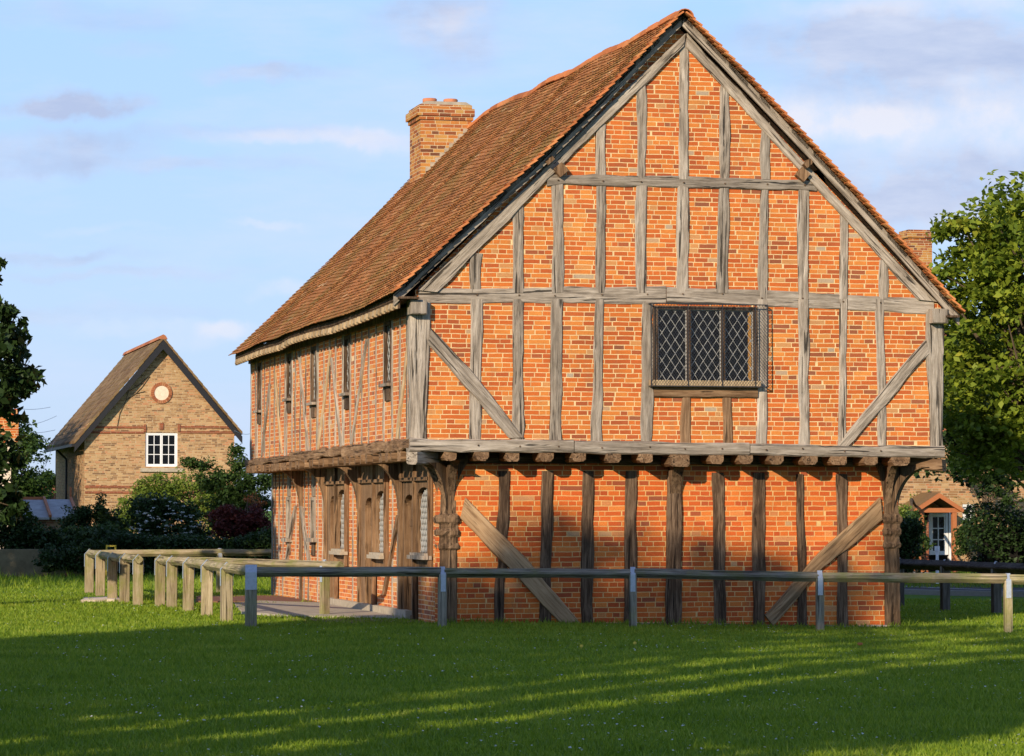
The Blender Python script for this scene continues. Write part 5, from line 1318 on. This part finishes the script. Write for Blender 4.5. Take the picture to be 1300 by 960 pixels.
def blobs(lst):
    tot = None
    for px, py, rx, ry, a in lst:
        s1 = nt.nodes.new('ShaderNodeVectorMath'); s1.operation = 'SUBTRACT'; T_.l(wv.outputs[0], s1.inputs[0]); s1.inputs[1].default_value = P2(px, py)
        s2 = nt.nodes.new('ShaderNodeVectorMath'); s2.operation = 'MULTIPLY'; T_.l(s1.outputs[0], s2.inputs[0]); s2.inputs[1].default_value = (F/rx, F/ry, 0)
        s3 = nt.nodes.new('ShaderNodeVectorMath'); s3.operation = 'LENGTH'; T_.l(s2.outputs[0], s3.inputs[0])
        mr = nt.nodes.new('ShaderNodeMapRange'); mr.interpolation_type = 'SMOOTHERSTEP'; T_.l(s3.outputs['Value'], mr.inputs[0])
        mr.inputs[1].default_value = 1.25; mr.inputs[2].default_value = .15; mr.inputs[3].default_value = 0; mr.inputs[4].default_value = a
        tot = mr.outputs[0] if tot is None else T_.math('ADD', tot, mr.outputs[0])
    return T_.math('MINIMUM', T_.math('MULTIPLY', tot, T_.ramp(fl.outputs[0], [(.3, (.45,)*3), (.62, (1.15,)*3)])), 1)
stretch = nt.nodes.new('ShaderNodeMapping'); stretch.inputs['Scale'].default_value = (7, 26, 1); T_.l(cmb.outputs[0], stretch.inputs[0])
wisp = T_.noise(stretch.outputs[0], 1.0, 6, .62); wispm = T_.ramp(wisp.outputs[0], [(.46, (0,0,0)), (.72, (.55,)*3)])
grey = blobs([(1120, 40, 220, 50, .5), (1080, 265, 240, 40, .4), (1150, 60, 330, 55, .8), (1180, 95, 260, 75, .8), (1130, 235, 330, 60, .75), (1250, 225, 200, 70, .5), (545, 30, 105, 52, .75), (590, 75, 60, 35, .5), (560, 5, 90, 30, .4),
              (92, 138, 100, 21, 1), (92, 140, 70, 14, .6), (340, 88, 120, 14, .7), (60, 190, 160, 30, .7), (200, 215, 240, 14, .5), (330, 172, 230, 13, .5), (60, 325, 140, 11, .55), (150, 350, 200, 10, .4), (110, 20, 140, 26, .35), (1050, 290, 200, 25, .35), (80, 400, 220, 16, .35), (150, 60, 80, 14, .25)])
white = blobs([(1040, 150, 150, 42, .6), (1160, 160, 220, 50, .6), (1290, 150, 90, 60, .5), (1180, 10, 240, 18, .55), (470, 172, 95, 18, .55), (350, 178, 120, 12, .4), (285, 425, 55, 16, .6), (230, 440, 60, 18, .3), (390, 375, 80, 16, .45), (580, 22, 40, 26, .35), (1250, 290, 120, 28, .45), (180, 420, 120, 14, .25), (345, 290, 60, 8, .3), (130, 290, 80, 8, .15)])
tint = T_.mix(1.0, sky.outputs[0], (1.15, 1.25, 1.65), 'MULTIPLY')
# the sky seen near the horizon, kept blue as on a clear evening
elr = nt.nodes.new('ShaderNodeMapRange'); T_.l(el, elr.inputs[0]); elr.inputs[1].default_value = .0; elr.inputs[2].default_value = .17
blue = T_.mix(elr.outputs[0], (5.1, 6.3, 8.4), (4.1, 6.3, 9.2))
low = nt.nodes.new('ShaderNodeMapRange'); T_.l(el, low.inputs[0]); low.inputs[1].default_value = .9; low.inputs[2].default_value = .15; low.inputs[3].default_value = 0; low.inputs[4].default_value = .85
base = T_.mix(low.outputs[0], tint, blue)
base = T_.mix(wispm, base, (6.2, 6.9, 8.9))
base = T_.mix(T_.math('MULTIPLY', grey, .9), base, T_.mix(T_.ramp(T_.noise(stretch.outputs[0], 2.3, 6, .6).outputs[0], [(.38, (0,0,0)), (.66, (1,1,1))]), (4.2, 4.95, 7.0), (6.0, 6.5, 8.0)))
base = T_.mix(T_.math('MULTIPLY', white, .85), base, (7.6, 7.6, 8.4))
T_.l(base, bg.inputs[0]); T_.l(bg.outputs[0], out.inputs[0])

cam = bpy.data.cameras.new('camera'); cam.lens = 108; cam.sensor_width = 36; cam.clip_end = 6000; cam.clip_start = .5; cam.shift_y = -(480-435)/1300
co = bpy.data.objects.new('camera', cam); COL.objects.link(co); co.location = CAM; co.rotation_euler = (R(90)+PT, 0, -TH); S.camera = co
S.view_settings.view_transform = 'Standard'; S.view_settings.look = 'None'; S.view_settings.gamma = 1; S.view_settings.use_curve_mapping = False
S.view_settings.exposure = 0.2
S.cycles.max_bounces = 6; S.cycles.transparent_max_bounces = 8; S.cycles.caustics_reflective = False; S.cycles.caustics_refractive = False
